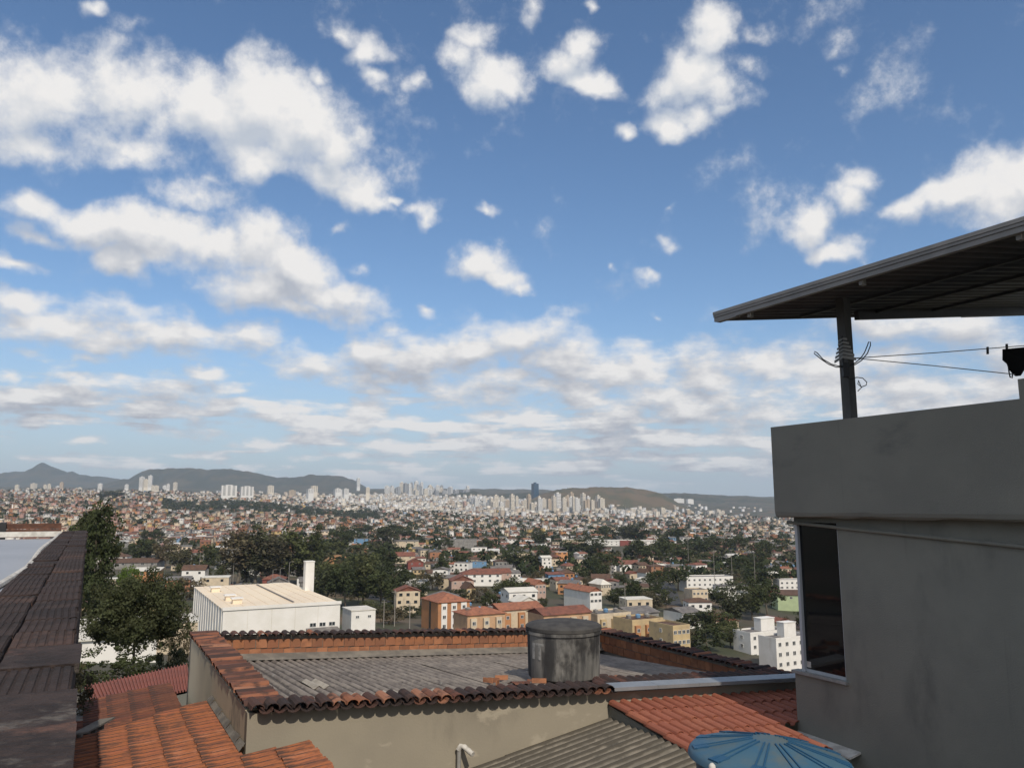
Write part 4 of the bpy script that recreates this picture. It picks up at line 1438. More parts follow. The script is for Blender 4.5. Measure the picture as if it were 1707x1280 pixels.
# ------------------------------------------------------------------ towers of the far city
m_tow = {'warm white': pmat('tower_warm_white', (0.66, 0.60, 0.50), None, rough=.8), 'white': pmat('tower_white', (0.68, 0.67, 0.64), None, rough=.8), 'grey': pmat('tower_grey', (0.36, 0.37, 0.38), None, rough=.7),
         'beige': pmat('tower_beige', (0.52, 0.42, 0.31), None, rough=.8), 'pink': pmat('tower_pink', (0.50, 0.34, 0.28), None, rough=.8)}
m_glass_blue = pmat('tower_blue_glass', (0.025, 0.07, 0.13), None, rough=.15, spec=.6)


def tower(px, base_row, top_row, wpx, Y, colour, label, group, depth=1.0, mat=None, bands=True):
    p = at(px, base_row, Y)
    w = wpx / F * Y
    zg = min(p.z, tz(p.x, p.y)) - 8
    zt = at(px, top_row, Y).z
    root = thing('tower_block', label, 'tower block', (p.x, p.y, p.z), group, R(random.choice([12, 20, 27, -8, 35])))
    mb = MB()
    H = zt - p.z
    mb.box((-w / 2, -w * depth / 2, zg - p.z), (w, 0, 0), (0, w * depth, 0), (0, 0, H + p.z - zg))
    mb.box((-w * .2, -w * .2, H), (w * .4, 0, 0), (0, w * .4, 0), (0, 0, max(2.5, H * .06)))
    part(root, 'wall', mb, mat or m_tow[colour])
    if bands:
        mb = MB()
        ns = min(14, max(3, int(H / 4)))
        for k in range(ns):
            z = H * (k + .35) / ns
            for j in range(3):
                mb.box((-w / 2 + w * (.1 + .31 * j), -w * depth / 2 - .2, z), (w * .17, 0, 0), (0, .3, 0), (0, 0, H / ns * .42))
            mb.box((-w / 2 - .2, -w * depth * .25, z), (.3, 0, 0), (0, w * depth * .5, 0), (0, 0, H / ns * .42))
        part(root, 'window', mb, m_win, kind='stuff')
    return root


def cluster(n, x0, x1, row_fn, hmin, hmax, wmin, wmax, Y0, Y1, cols, text, group):
    for k in range(n):
        px = random.uniform(x0, x1)
        Y = random.uniform(Y0, Y1)
        b = row_fn(px) + random.uniform(-2.5, 3.5)
        hp = random.triangular(hmin, hmax, hmin + (hmax - hmin) * .35)
        c = random.choice(cols)
        ht = 'short' if hp < hmin + (hmax - hmin) * .33 else 'tall' if hp > hmin + (hmax - hmin) * .66 else 'mid height'
        third = ['left part', 'middle', 'right part'][min(2, int((px - x0) / (x1 - x0) * 3))]
        tower(px, b, b - hp, random.uniform(wmin, wmax), Y, c, unique(f'{ht} {c} tower in the {third} of {text}'), group)


cluster(62, 640, 780, lambda p: 830 + abs(p - 700) * .02, 10, 29, 3.5, 7, 6200, 7400, ['white', 'warm white', 'grey', 'grey'], 'the hazy central skyline', 'towers of the central skyline')
cluster(56, 815, 1005, lambda p: 858 - (p - 822) * .012, 10, 40, 4, 8.5, 3900, 4700, ['warm white', 'white', 'beige', 'warm white'], 'the sunlit cluster before the brown hill', 'towers before the brown hill')
cluster(60, 560, 800, lambda p: 862 - abs(p - 690) * .06, 8, 26, 5, 9, 3600, 4600, ['white', 'grey', 'warm white', 'pink'], 'the slope below the skyline', 'towers on the slope below the skyline')
cluster(16, -20, 300, lambda p: 817, 5, 14, 4, 7, 4300, 5400, ['warm white', 'white', 'beige'], 'the left ridge', 'towers on the left ridge')
cluster(26, 780, 840, lambda p: 845, 6, 17, 4, 8, 4600, 5600, ['white', 'warm white', 'grey'], 'the dip left of the sunlit cluster', 'towers in the dip')
cluster(44, 975, 1116, lambda p: 860, 5, 15, 5, 9, 3800, 4300, ['warm white', 'white', 'warm white'], 'the foot of the brown hill', 'blocks at the foot of the brown hill')
cluster(26, 1146, 1206, lambda p: 862, 5, 14, 5, 9, 4000, 4500, ['warm white', 'white', 'beige'], 'the pocket right of the brown hill', 'blocks right of the brown hill')
cluster(8, 400, 640, lambda p: 822, 5, 13, 6, 11, 4300, 5200, ['warm white', 'white', 'beige'], 'the long ridge below the mountains', 'blocks on the long ridge')
for (px, b, t, w, c, lb) in ((236, 812, 795, 6, 'white', 'left one of three pale towers before the mountain'), (243, 812, 799, 6, 'warm white', 'lower middle one of three pale towers before the mountain'),
                             (250, 812, 793, 6, 'white', 'tallest of three pale towers before the mountain')):
    tower(px, b, t, w, 4600, c, lb, None)
for (px, b, t, w, lb) in ((381, 826, 809, 24, 'wide white slab block below the mountain ridge'), (411, 826, 811, 20, 'second narrower wide white slab block below the mountain ridge')):
    tower(px, b, t, w, 3600, 'white', lb, None, .4)
tower(892, 842, 806, 9, 5600, 'grey', 'dark blue glass tower standing highest on the skyline', None, mat=m_glass_blue)
tower(951, 822, 813, 9, 6300, 'white', 'pale tower peeping over the brown hill top', None)
tower(597, 812, 797, 5, 7600, 'white', 'white tower at the right end of the mountain ridge', None)
for (px, row, w, lb) in ((1132, 836, 16, 'low white building on the far scrub ridge'), (1150, 837, 11, 'smaller low white building on the far scrub ridge')):
    tower(px, row, row - 5, w, 6550, 'white', lb, None, .5, bands=False)

# earth bank beside the eucalyptus trees
ebx, eby = [], []
P = []
for j in range(9):
    rowp = []
    for i in range(15):
        px = 528 + i * 5
        row = 946 - j * 3.8 + abs(i - 6) * .5
        Yb = Yrow(560, 946) + j * 7
        u = ray(px, row)[0]
        x, y = u * Yb, Yb
        hh = math.sin(math.pi * i / 14) * (math.sin(math.pi * (j + 1) / 9) * 9) + random.uniform(-.3, .3)
        rowp.append((x, y, tz(x, y) + hh - .5))
    P.append(rowp)
tag(link('earth_bank', grid_mesh('earth_bank', np.array(P), m_earth)), kind='structure')

# ------------------------------------------------------------------ parked cars and poles
m_carpaint = [pmat('car_paint_' + n, c, None, rough=.3, spec=.5) for n, c in (('white', (.7, .7, .7)), ('silver', (.4, .42, .44)), ('black', (.02, .02, .022)), ('red', (.3, .03, .03)), ('blue', (.05, .1, .25)))]
m_tyre = pmat('tyre_rubber', (.02, .02, .02), None)


def car_meshes():
    mb = MB()
    prof = [(-2.1, .35), (-2.1, .8), (-1.9, .95), (-1.2, 1.02), (-.6, 1.42), (.7, 1.45), (1.4, 1.0), (2.05, .92), (2.1, .35)]
    n = len(prof)
    L = [(x, -.82 if z < 1.1 else -.66, z) for x, z in prof]
    Rr = [(x, .82 if z < 1.1 else .66, z) for x, z in prof]
    for i in range(n):
        j = (i + 1) % n
        mb.face(L[i], L[j], Rr[j], Rr[i])
    mb.face(*L[::-1])
    mb.face(*Rr)
    body = mb
    mb = MB()
    for s in (-1, 1):
        mb.face((-.95, s * .80, 1.04), (1.2, s * .80, 1.04), (.62, s * .69, 1.4), (-.55, s * .69, 1.4))
    mb.face((-1.17, -.7, 1.07), (-1.17, .7, 1.07), (-.64, .6, 1.41), (-.64, -.6, 1.41))
    mb.face((1.36, -.7, 1.06), (1.36, .7, 1.06), (.76, .6, 1.44), (.76, -.6, 1.44))
    glass = mb.mesh('car_glass', m_win)
    mb = MB()
    mb.tube([(0, -.09, 0), (0, .09, 0)], .32, 12)
    wheel = mb.mesh('wheel', m_tyre)
    return body, glass, wheel


_body, _glass, _wheel = car_meshes()
CARB = [_body.mesh('car_body', m) for m in m_carpaint]
CN = ['white', 'silver', 'black', 'red', 'blue']
for k in range(16):
    px = 262 + k * 5.2 + random.uniform(-1, 1)
    row = 969 + random.uniform(-2.5, 3.5)
    Y = Yrow(px, row)
    u = ray(px, row)[0]
    x, y = u * Y, Y
    ci = random.choices(range(5), [6, 4, 3, 1, 1])[0]
    o = thing('parked_car', unique(f'{CN[ci]} car parked in the street row {landmark(x, y)}'), 'car', (x, y, tz(x, y) + .42), 'cars parked along the valley street', R(random.choice([20, 110]) + random.uniform(-6, 6)))
    for nm, me, loc in (('body', CARB[ci], (0, 0, 0)), ('window', _glass, (0, 0, 0)), ('wheel', _wheel, (-1.3, -.76, .3)), ('wheel', _wheel, (1.3, -.76, .3)), ('wheel', _wheel, (-1.3, .76, .3)), ('wheel', _wheel, (1.3, .76, .3))):
        c = bpy.data.objects.new(nm, me)
        COL.objects.link(c)
        c.parent = o
        c.location = loc

m_pole = pmat('pole_concrete', (.30, .28, .25), (.24, .22, .2), s=1)
POLES = [(481, 937, 978, 395, 1), (454, 950, 978, 395, 1), (466, 948, 978, 392, 1), (658, 983, 1020, 270, 0), (640, 1000, 1022, 265, 0), (683, 1002, 1030, 250, 0), (332, 920, 955, 560, 1), (388, 940, 974, 440, 1),
         (1042, 972, 1000, 330, 0), (1090, 925, 950, 520, 0), (1191, 917, 962, 450, 0), (1220, 915, 950, 500, 0), (1258, 918, 950, 500, 0), (1037, 920, 945, 540, 0), (1147, 890, 915, 720, 0), (303, 905, 950, 600, 1), (560, 950, 985, 350, 0), (1043, 842, 866, 2600, 0)]
for (px, r0, r1, Y, lamp) in POLES:
    p0, p1 = at(px, r1, Y), at(px, r0, Y)
    zg = min(p0.z, tz(p0.x, p0.y))
    o = thing('street_lamp' if lamp else 'utility_pole', unique(f'{"slim street lamp" if lamp else "grey utility pole with a crossarm"} standing {landmark(p0.x, p0.y)}'), 'street lamp' if lamp else 'utility pole', (p0.x, p0.y, zg), 'street lamps of the valley' if lamp else 'utility poles of the valley', R(random.uniform(-30, 30)))
    H = p1.z - zg
    rad = .13 if Y < 1000 else .8
    mb = MB()
    mb.tube([(0, 0, -1), (0, 0, H)], [rad * 1.3, rad * .8], 7)
    part(o, 'shaft', mb, m_pole)
    mb = MB()
    if lamp:
        mb.tube([(0, 0, H - .1), (.5, 0, H + .25), (1.5, 0, H + .35)], .07, 6)
        part(o, 'arm', mb, m_pole)
        mb = MB()
        mb.box((1.4, -.15, H + .25), (.8, 0, 0), (0, .3, 0), (0, 0, .18))
        part(o, 'lamp_head', mb, m_pole)
    else:
        mb.box((-1.1, -.06, H - .7), (2.2, 0, 0), (0, .12, 0), (0, 0, .14))
        part(o, 'crossarm', mb, m_pole)

# ------------------------------------------------------------------ haze
def haze():
    mb = MB()
    zmin, zmax = EZ - 160, EZ + 720
    mb.box((-14500, -600, zmin), (29000, 0, 0), (0, 22000, 0), (0, 0, zmax - zmin))
    m = bpy.data.materials.new('haze_air')
    m.use_nodes = True
    t = m.node_tree
    t.nodes.clear()
    v = t.nodes.new('ShaderNodeVolumePrincipled')
    v.inputs['Color'].default_value = (0.70, 0.84, 1.0, 1)
    v.inputs['Density'].default_value = 5.0e-5
    o = t.nodes.new('ShaderNodeOutputMaterial')
    t.links.new(v.outputs[0], o.inputs['Volume'])
    h = mb.build('haze', m, kind='stuff')
    h['label'] = 'thin pale haze in the air over the whole valley'


haze()
#@@FOREGROUND@@
# ------------------------------------------------------------------ near lots: local frame (a along the lots, c across, z above the eye)
_u, _v = ray(413, 1178)
O = Vector((_u * 11.72, 11.72, EZ))


def L(a, c, z):
    return O + A * a + C * c + UP * z


def on_c(px, py, c):
    """sight line through a pixel meets the upright plane c = const -> (a, z)"""
    u, v = ray(px, py)
    # (Ox + A.x a + C.x c) = u (Oy + A.y a + C.y c)
    a = (u * (O.y + C.y * c) - O.x - C.x * c) / (A.x - u * A.y)
    return a, v * (O.y + A.y * a + C.y * c)


def on_a(px, py, a):
    u, v = ray(px, py)
    c = (u * (O.y + A.y * a) - O.x - A.x * a) / (C.x - u * C.y)
    return c, v * (O.y + A.y * a + C.y * c)


GND = -10.6
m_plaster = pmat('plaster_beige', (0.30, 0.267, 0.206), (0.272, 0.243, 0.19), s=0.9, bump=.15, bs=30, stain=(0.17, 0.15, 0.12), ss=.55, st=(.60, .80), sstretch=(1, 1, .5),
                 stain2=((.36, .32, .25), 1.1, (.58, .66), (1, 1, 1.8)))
m_plaster_side = pmat('plaster_sunlit_tint_stained', (0.78, 0.69, 0.50), (0.70, 0.62, 0.45), s=0.9, bump=.15, bs=30, stain=(0.30, 0.27, 0.22), ss=1.3, st=(.56, .72), sstretch=(1, 1, .35))  # base colour brightened to stand for grazing sun on the side wall
m_greywall = pmat('grey_green_render', (0.222, 0.222, 0.192), (0.20, 0.20, 0.175), s=1.1, bump=.35, bs=55, stain=(0.12, 0.12, 0.11), ss=.8, st=(.52, .78), sstretch=(1, 1, .45),
                  stain2=((.125, .122, .11), 1.0, (.60, .85), (5, 5, .22)))
m_parapet = pmat('grey_parapet_render', (0.215, 0.21, 0.18), (0.19, 0.186, 0.162), s=.7, bump=.3, bs=60, stain=(0.115, 0.115, 0.11), ss=.7, st=(.52, .8), sstretch=(1, 1, 2.5), stain2=((.13, .128, .118), 1.0, (.62, .85), (6, 6, .3)))
m_cement = pmat('cement_mortar', (0.22, 0.20, 0.17), (0.14, 0.13, 0.115), s=3, bump=.5, bs=40)
m_fibre = pmat('fibre_cement', valley=(-.020, .006, (.075, .064, .057)), c1=(0.27, 0.235, 0.20), c2=(0.18, 0.156, 0.136), s=2.2, bump=.4, bs=60, stain=(0.10, 0.087, 0.078), ss=1.6, st=(.54, .74), stain2=((.27, .25, .22), 3.1, (.60, .70), (1, 1, 1)))
m_fibre_pale = pmat('fibre_cement_pale', (0.40, 0.36, 0.30), (0.30, 0.27, 0.225), s=4, bump=.3, bs=60)
m_fibre2 = pmat('fibre_cement_grey', valley=(-.018, .010, (.075, .066, .052)), c1=(0.215, 0.192, 0.155), c2=(0.15, 0.136, 0.112), s=2.4, bump=.4, bs=60, stain=(0.07, 0.065, 0.055), ss=2.2, st=(.54, .70))
m_captile = pmat('tile_old_mixed', (0, 0, 0), (0.07, 0.04, 0.032), s=5, lo=.45, hi=.68, rough=.9, bump=.4, bs=45, obj=True,
                 rnd=[(.21, .085, .05), (.13, .055, .038), (.085, .045, .036), (.27, .11, .06), (.06, .038, .033), (.17, .075, .05), (.32, .15, .09), (.10, .05, .038)])
m_captile_dark = pmat('tile_blackened', (0, 0, 0), (0.038, 0.027, 0.025), s=5, lo=.35, hi=.6, rough=.9, bump=.4, bs=45, obj=True,
                      rnd=[(.085, .042, .034), (.05, .032, .028), (.11, .05, .036), (.04, .028, .026), (.065, .038, .03)])
m_tile_a = pmat('tile_orange_streaked', (0, 0, 0), (0.32, 0.115, 0.05), s=4, lo=.4, hi=.6, rough=.85, bump=.35, bs=40, obj=True,
                rnd=[(.34, .125, .062), (.27, .10, .052), (.37, .15, .08), (.21, .085, .05), (.31, .11, .058), (.17, .075, .046)], stain=(0.075, 0.045, 0.036), ss=4.0, st=(.50, .61), sstretch=(4.5, .45, 1), stain2=((.10, .06, .045), 2.0, (.54, .64), (1, .6, 1)))
m_tile_b = pmat('tile_brown_stained', (0, 0, 0), (0.14, 0.06, 0.04), s=3, lo=.4, hi=.6, rough=.9, bump=.35, bs=40, obj=True,
                rnd=[(.19, .07, .042), (.13, .055, .038), (.22, .085, .048), (.10, .045, .035), (.16, .06, .04)], stain=(0.045, 0.033, 0.03), ss=3.0, st=(.47, .6), sstretch=(1.6, .5, 1))
m_tile_c = pmat('tile_terracotta', (0, 0, 0), (0.27, 0.095, 0.06), s=2, lo=.4, hi=.62, rough=.8, bump=.25, bs=40, obj=True,
                rnd=[(.30, .105, .065), (.27, .095, .06), (.33, .12, .07), (.29, .10, .063), (.31, .115, .07)], stain=(0.15, 0.06, 0.045), ss=2.4, st=(.60, .72))
m_brick_in = pmat('hollow_brick_face', (0, 0, 0), (0.25, 0.115, 0.065), s=4, lo=.4, hi=.65, rough=.92, bump=.4, bs=50, obj=True,
                  rnd=[(.33, .14, .07), (.27, .115, .065), (.38, .17, .09), (.22, .10, .06), (.30, .13, .07)], stain=(0.09, 0.065, 0.05), ss=3, st=(.58, .72))
m_mossy = pmat('mossy_brick', (0, 0, 0), (0.052, 0.035, 0.03), s=6, lo=.42, hi=.62, rough=.95, bump=.9, bs=45, obj=True,
               rnd=[(.036, .024, .021), (.046, .029, .025), (.031, .022, .020), (.043, .030, .026), (.036, .025, .022), (.050, .032, .027), (.033, .023, .021), (.085, .05, .038)],
               stain=(0.12, 0.108, 0.092), ss=6, st=(.60, .72), stain2=((.022, .017, .015), 3.0, (.50, .62), (1, 1, 1)))
m_mossy_base = pmat('mossy_mortar', (0.052, 0.036, 0.031), (0.024, 0.017, 0.015), s=9, bump=.9, bs=45, stain=(0.12, 0.105, 0.09), ss=5, st=(.58, .70), stain2=((.11, .06, .045), 2.6, (.60, .68), (1, 1, 1)))
m_bluesheet = pmat('pale_metal_sheet', (0.31, 0.325, 0.35), (0.28, 0.295, 0.32), s=.8, rough=.55, spec=.5, stain=(.30, .32, .34), ss=2.2, st=(.66, .74))
m_flash = pmat('zinc_flashing', (0.29, 0.305, 0.32), (0.23, 0.245, 0.26), s=2, rough=.45, spec=.5, metal=.3)
m_whitepaint = pmat('white_flashing', (0.62, 0.60, 0.55), (0.42, 0.40, 0.36), s=7, bump=.2, bs=60)
m_rust = pmat('rusty_beam', (0.15, 0.07, 0.045), (0.085, 0.045, 0.034), s=4, stretch=(1, 4, 6), bump=.3, bs=30, stain=(.25, .14, .09), ss=3, st=(.6, .7))
m_dark = pmat('dark_steel', (0.035, 0.037, 0.04), (0.028, 0.03, 0.032), s=3, rough=.6)
m_canopy = pmat('canopy_metal', (0.060, 0.062, 0.064), (0.045, 0.047, 0.05), s=2.5, rough=.5, spec=.45)
m_fascia = pmat('canopy_fascia', (0.24, 0.23, 0.22), (0.19, 0.185, 0.18), s=2.5, rough=.5, spec=.45)
m_tank = pmat('tank_stained', (0.25, 0.24, 0.22), (0.12, 0.118, 0.113), s=1.7, stretch=(1, 1, .22), lo=.38, hi=.62, bump=.3, bs=50, stain=(0.045, 0.045, 0.046), ss=2.6, st=(.47, .62), sstretch=(1, 1, .16),
              stain2=((.035, .034, .034), 1.1, (.55, .68), (1, 1, .7)))
m_tanklid = pmat('tank_lid_dark', (0.075, 0.072, 0.068), (0.045, 0.044, 0.044), s=4, bump=.3, bs=50)
m_blue = pmat('blue_fibreglass', (0.04, 0.11, 0.18), (0.055, 0.12, 0.17), s=2.5, rough=.55, spec=.3, stain=(.095, .125, .13), ss=1.9, st=(.45, .68))
m_bluerib = pmat('blue_fibreglass_ridge', (0.018, 0.075, 0.15), (0.026, 0.085, 0.155), s=5, rough=.45)
m_letter = pmat('stencil_faded', (0.36, 0.35, 0.33), (0.2, 0.2, 0.19), s=9)
m_glass = pmat('tinted_glass', (0.008, 0.009, 0.010), None, rough=.04, spec=.5)
m_frame = pmat('aluminium_frame', (0.42, 0.44, 0.46), None, rough=.4, spec=.5)
m_sill = pmat('stone_sill', (0.30, 0.30, 0.28), (0.24, 0.24, 0.23), s=6)
m_cloth = pmat('black_cloth', (0.010, 0.010, 0.012), None)
m_redmetal = pmat('red_ribbed_metal', (0.27, 0.085, 0.055), (0.22, 0.075, 0.05), s=1.2, rough=.7, stain=(.15, .06, .045), ss=1, st=(.6, .75))
m_pvc = pmat('grey_pvc', (0.30, 0.29, 0.27), (0.24, 0.235, 0.22), s=8, rough=.6)


def barrel_tile(Lg=.46, w0=.20, w1=.165, hgt=.075, th=.013, seg=5):
    """half-round clay tile: axis y from 0 to Lg, arched up"""
    mb = MB()
    ring = {}
    for e, (y, w) in enumerate(((0, w0), (Lg, w1))):
        for lay, k in ((0, 1.0), (1, 1 - 2 * th / w0)):
            pts = []
            for i in range(seg + 1):
                an = math.pi * i / seg
                pts.append(Vector((-math.cos(an) * w / 2 * k, y, math.sin(an) * hgt * k)))
            ring[(e, lay)] = pts
    for i in range(seg):
        mb.face(ring[(0, 0)][i], ring[(0, 0)][i + 1], ring[(1, 0)][i + 1], ring[(1, 0)][i])
        mb.face(ring[(0, 1)][i + 1], ring[(0, 1)][i], ring[(1, 1)][i], ring[(1, 1)][i + 1])
        mb.face(ring[(0, 0)][i + 1], ring[(0, 0)][i], ring[(0, 1)][i], ring[(0, 1)][i + 1])
        mb.face(ring[(1, 0)][i], ring[(1, 0)][i + 1], ring[(1, 1)][i + 1], ring[(1, 1)][i])
    return mb


def s_tile(pitch=.2, Lg=.46, barrel=.55, hgt=.055, lift=.022, ribs=False):
    """roof tile seen from above: y runs down the slope, x across; the low end rides over the next row"""
    mb = MB()
    prof = []
    if ribs:      # flat tile with narrow ridges
        for x, z in ((-.5, .0), (-.36, .0), (-.30, .03), (-.16, .032), (-.10, .004), (.04, .004), (.10, .028), (.24, .03), (.30, .0), (.5, .0)):
            prof.append((x * pitch * 1.04, z))
    else:
        n = 6
        for i in range(n + 1):
            an = math.pi * i / n
            prof.append((-.5 * pitch + (1 - math.cos(an)) / 2 * pitch * barrel, math.sin(an) * hgt))
        for i in range(1, 4):
            an = math.pi * i / 3
            prof.append((-.5 * pitch + pitch * barrel + (1 - math.cos(an)) / 2 * pitch * (1 - barrel) * 1.06, -math.sin(an) * .012))
    th = .016
    t0 = [Vector((x, 0, z)) for x, z in prof]
    t1 = [Vector((x, Lg, z + lift)) for x, z in prof]
    for i in range(len(prof) - 1):
        mb.face(t0[i], t0[i + 1], t1[i + 1], t1[i])
        mb.face(t1[i], t1[i + 1], t1[i + 1] - UP * th, t1[i] - UP * th)
    mb.face(t0[0], t1[0], t1[0] - UP * th, t0[0] - UP * th)
    return mb


def basis(P, x, y, z):
    M = Matrix.Identity(4)
    for i in range(3):
        M[i][0], M[i][1], M[i][2], M[i][3] = x[i], y[i], z[i], P[i]
    return M


def jit(M, ang=1.5, tr=.006):
    return M @ Matrix.Translation((random.uniform(-tr, tr), random.uniform(-tr, tr), random.uniform(0, tr))) @ Matrix.Rotation(R(random.uniform(-ang, ang)), 4, 'Z') @ Matrix.Rotation(R(random.uniform(-ang, ang) * .7), 4, 'X')


def corr_mesh(name, W, Lg, pitch, amp, mat, trap=False, th=.006, nl=2):
    """corrugated sheet: ribs along y, x across"""
    xs, zs = [], []
    if trap:
        n = int(round(W / pitch))
        for k in range(n):
            for f, h in ((0, 0), (.50, 0), (.62, 1), (.88, 1)):
                xs.append((k + f) * pitch)
                zs.append(h * amp)
        xs.append(n * pitch)
        zs.append(0)
    else:
        n = int(round(W / pitch * 8))
        xs = [W * i / n for i in range(n + 1)]
        zs = [amp * .5 * math.cos(2 * math.pi * x / pitch) for x in xs]
    xs, zs = np.array(xs), np.array(zs)
    ys = np.linspace(0, Lg, nl)
    top = np.stack([np.repeat(xs[:, None], nl, 1), np.repeat(ys[None, :], len(xs), 0), np.repeat(zs[:, None], nl, 1)], -1)
    V = top.reshape(-1, 3)
    m = len(xs)
    idx = np.arange(m * nl).reshape(m, nl)
    q = np.stack([idx[:-1, :-1], idx[1:, :-1], idx[1:, 1:], idx[:-1, 1:]], -1).reshape(-1, 4)
    V2 = V - np.array([0, 0, th])
    o = m * nl
    q2 = q[:, ::-1] + o
    e0 = np.stack([idx[:-1, 0], idx[:-1, 0] + o, idx[1:, 0] + o, idx[1:, 0]], -1)
    e1 = np.stack([idx[:-1, -1], idx[1:, -1], idx[1:, -1] + o, idx[:-1, -1] + o], -1)
    me = quad_mesh(name, np.concatenate([V, V2]), np.concatenate([q, q2, e0, e1]), mat, False)
    if not trap:
        me.polygons.foreach_set('use_smooth', [True] * (2 * len(q)) + [False] * (len(e0) + len(e1)))
        me.set_sharp_from_angle(angle=R(55))
    return me


def put(name, mesh, M, parent, label=None):
    o = bpy.data.objects.new(name, mesh)
    COL.objects.link(o)
    o.matrix_basis = M
    adopt(o, parent)
    if label:
        o['label'] = label
    return o


# ---- beige house with the corrugated roof
HW, HD = 10.91, 7.26
SL = -.059


def ztop(c):
    return -2.83 + SL * c


house = thing('beige_house', 'beige plastered house with stained corrugated roof inside tile capped parapets', 'house', L(0, 0, GND))


def wall_prism(name, a0, a1, c0, c1, dz, mat, parent, zb=GND):
    mb = MB()
    p = [L(a0, c0, 0), L(a0, c1, 0), L(a1, c1, 0), L(a1, c0, 0)]
    cs = [c0, c1, c1, c0]
    lo = [q + UP * zb for q in p]
    hi = [q + UP * (ztop(c) + dz) for q, c in zip(p, cs)]
    mb.face(*lo[::-1])
    mb.face(*hi)
    for i in range(4):
        j = (i + 1) % 4
        mb.face(lo[i], lo[j], hi[j], hi[i])
    return mb.build(name, mat, parent)


wall_prism('front_wall', 0, .18, 0, HW, -.075, m_plaster, house)
wall_prism('side_wall', .182, HD - .182, 0, .18, -.06, m_plaster_side, house)
wall_prism('rear_wall', HD - .18, HD, 0, HW, -.015, m_cement, house)
wall_prism('right_wall', .182, HD - .182, HW - .18, HW, -.07, m_cement, house)


def zroof(a, c):
    return -2.95 + SL * c - .062 * a


rx_ = C + UP * SL
ry_ = A - UP * .062
rx_.normalize()
ry_ = (ry_ - rx_ * ry_.dot(rx_)).normalized()
rn_ = rx_.cross(ry_)
sheet_me = corr_mesh('roof_sheet', 1.062, 2.52, .177, .052, m_fibre)
for r_ in range(3):
    for k in range(12):
        c0, a0 = .17 + k * .885, .12 + 2.32 * (2 - r_)
        if c0 + 1.06 > HW - .1:
            continue
        M = basis(L(a0, c0, zroof(a0, c0) + .006 * (r_) + (.004 if k % 2 else 0)), rx_, ry_, rn_)
        put('roof_sheet', sheet_me, jit(M, .25, .006), house)
patch_me = corr_mesh('roof_sheet', .354, .95, .177, .052, m_fibre_pale)
patch_me2 = corr_mesh('roof_sheet', .531, .85, .177, .052, m_fibre_pale)
for (pa_, pc_, me) in ((2.2, 1.40, patch_me), (.42, 1.60, patch_me2), (.40, 2.30, patch_me), (.44, 2.83, patch_me2)):
    c0 = .17 + round((pc_ - .17) / .177) * .177
    put('roof_sheet', me, basis(L(pa_, c0, zroof(pa_, c0) + .045), rx_, ry_, rn_), house, 'pale newer roof patch')

tile_me = barrel_tile().mesh('cap_tile', m_captile, True)
tile_dk = barrel_tile(.46).mesh('cap_tile', m_captile_dark, True)
tile_wide = barrel_tile(.56, .21, .185, .06).mesh('cap_tile', m_captile, True)
FLIP = Matrix.Rotation(math.pi, 4, 'Y')
n = int(HW / .192)
for k in range(n):       # front coping: lips hang over the plaster
    c0 = .12 + k * .192
    if c0 > HW - .2:
        continue
    back = .30 if c0 > 6.1 else 0.0
    dark = random.random() < .35 or c0 > 3.2
    M = basis(L(-.17 + back, c0, ztop(c0) + .0), C, A + UP * .05, UP)
    put('cap_tile', tile_dk if dark else tile_me, jit(M, 3, .012), house)
    if c0 < 6.2:
        M = basis(L(-.215, c0 + .096, ztop(c0) + .022), C, A + UP * .05, UP) @ FLIP
        put('cap_tile', tile_dk if random.random() < .6 else tile_me, jit(M, 2, .008), house)
for k in range(n):       # rear coping
    c0 = .16 + k * .192
    M = basis(L(HD - .36, c0, ztop(c0) - .02), C, A, UP)
    put('cap_tile', tile_dk if random.random() < .8 else tile_me, jit(M, 2.5, .012), house)
for k in range(int(HD / .185)):      # left coping, tiles lie across the wall
    a0 = .22 + k * .185
    M = basis(L(a0, -.025, ztop(0) - .015 + random.uniform(0, .012)), -A, C, UP)
    put('cap_tile', tile_wide, jit(M, 3.5, .012), house)
for k in range(int(HD / .185) - 1):
    a0 = .22 + k * .185
    M = basis(L(a0, HW - .36, ztop(HW) - .015), -A, C, UP)
    put('cap_tile', tile_dk if random.random() < .45 else tile_me, jit(M, 4, .015), house)
# bare bricks on the inner faces of the rear and right parapets
mbk = MB()
mbk.box((0, 0, 0), (.245, 0, 0), (0, .022, 0), (0, 0, .19))
brick_me = mbk.mesh('brick', m_brick_in)
for row in range(2):
    for k in range(41):
        c0 = .36 + k * .256 + (.12 if row else 0)
        if c0 > HW - .5:
            continue
        M = basis(L(HD - .182, c0, ztop(c0) - .30 - .21 * row), C, -A, UP)
        put('brick', brick_me, jit(M, .6, .004), house)
    for k in range(25):
        a0 = HD - .5 - k * .256 - (.12 if row else 0)
        if a0 < .35:
            continue
        M = basis(L(a0 + .245, HW - .182, ztop(HW) - .30 - .21 * row), -A, -C, UP)
        put('brick', brick_me, jit(M, .6, .004), house)
# cement fillet where the roof meets the rear wall
mb = MB()
for k in range(12):
    c0 = .19 + k * .88
    mb.face(L(HD - .19, c0, zroof(HD, c0) + .17), L(HD - .19, c0 + .88, zroof(HD, c0 + .88) + .17), L(HD - .5, c0 + .88, zroof(HD - .5, c0 + .88) + .035), L(HD - .5, c0, zroof(HD - .5, c0) + .035))
mb.build('cement_fillet', m_cement, house)
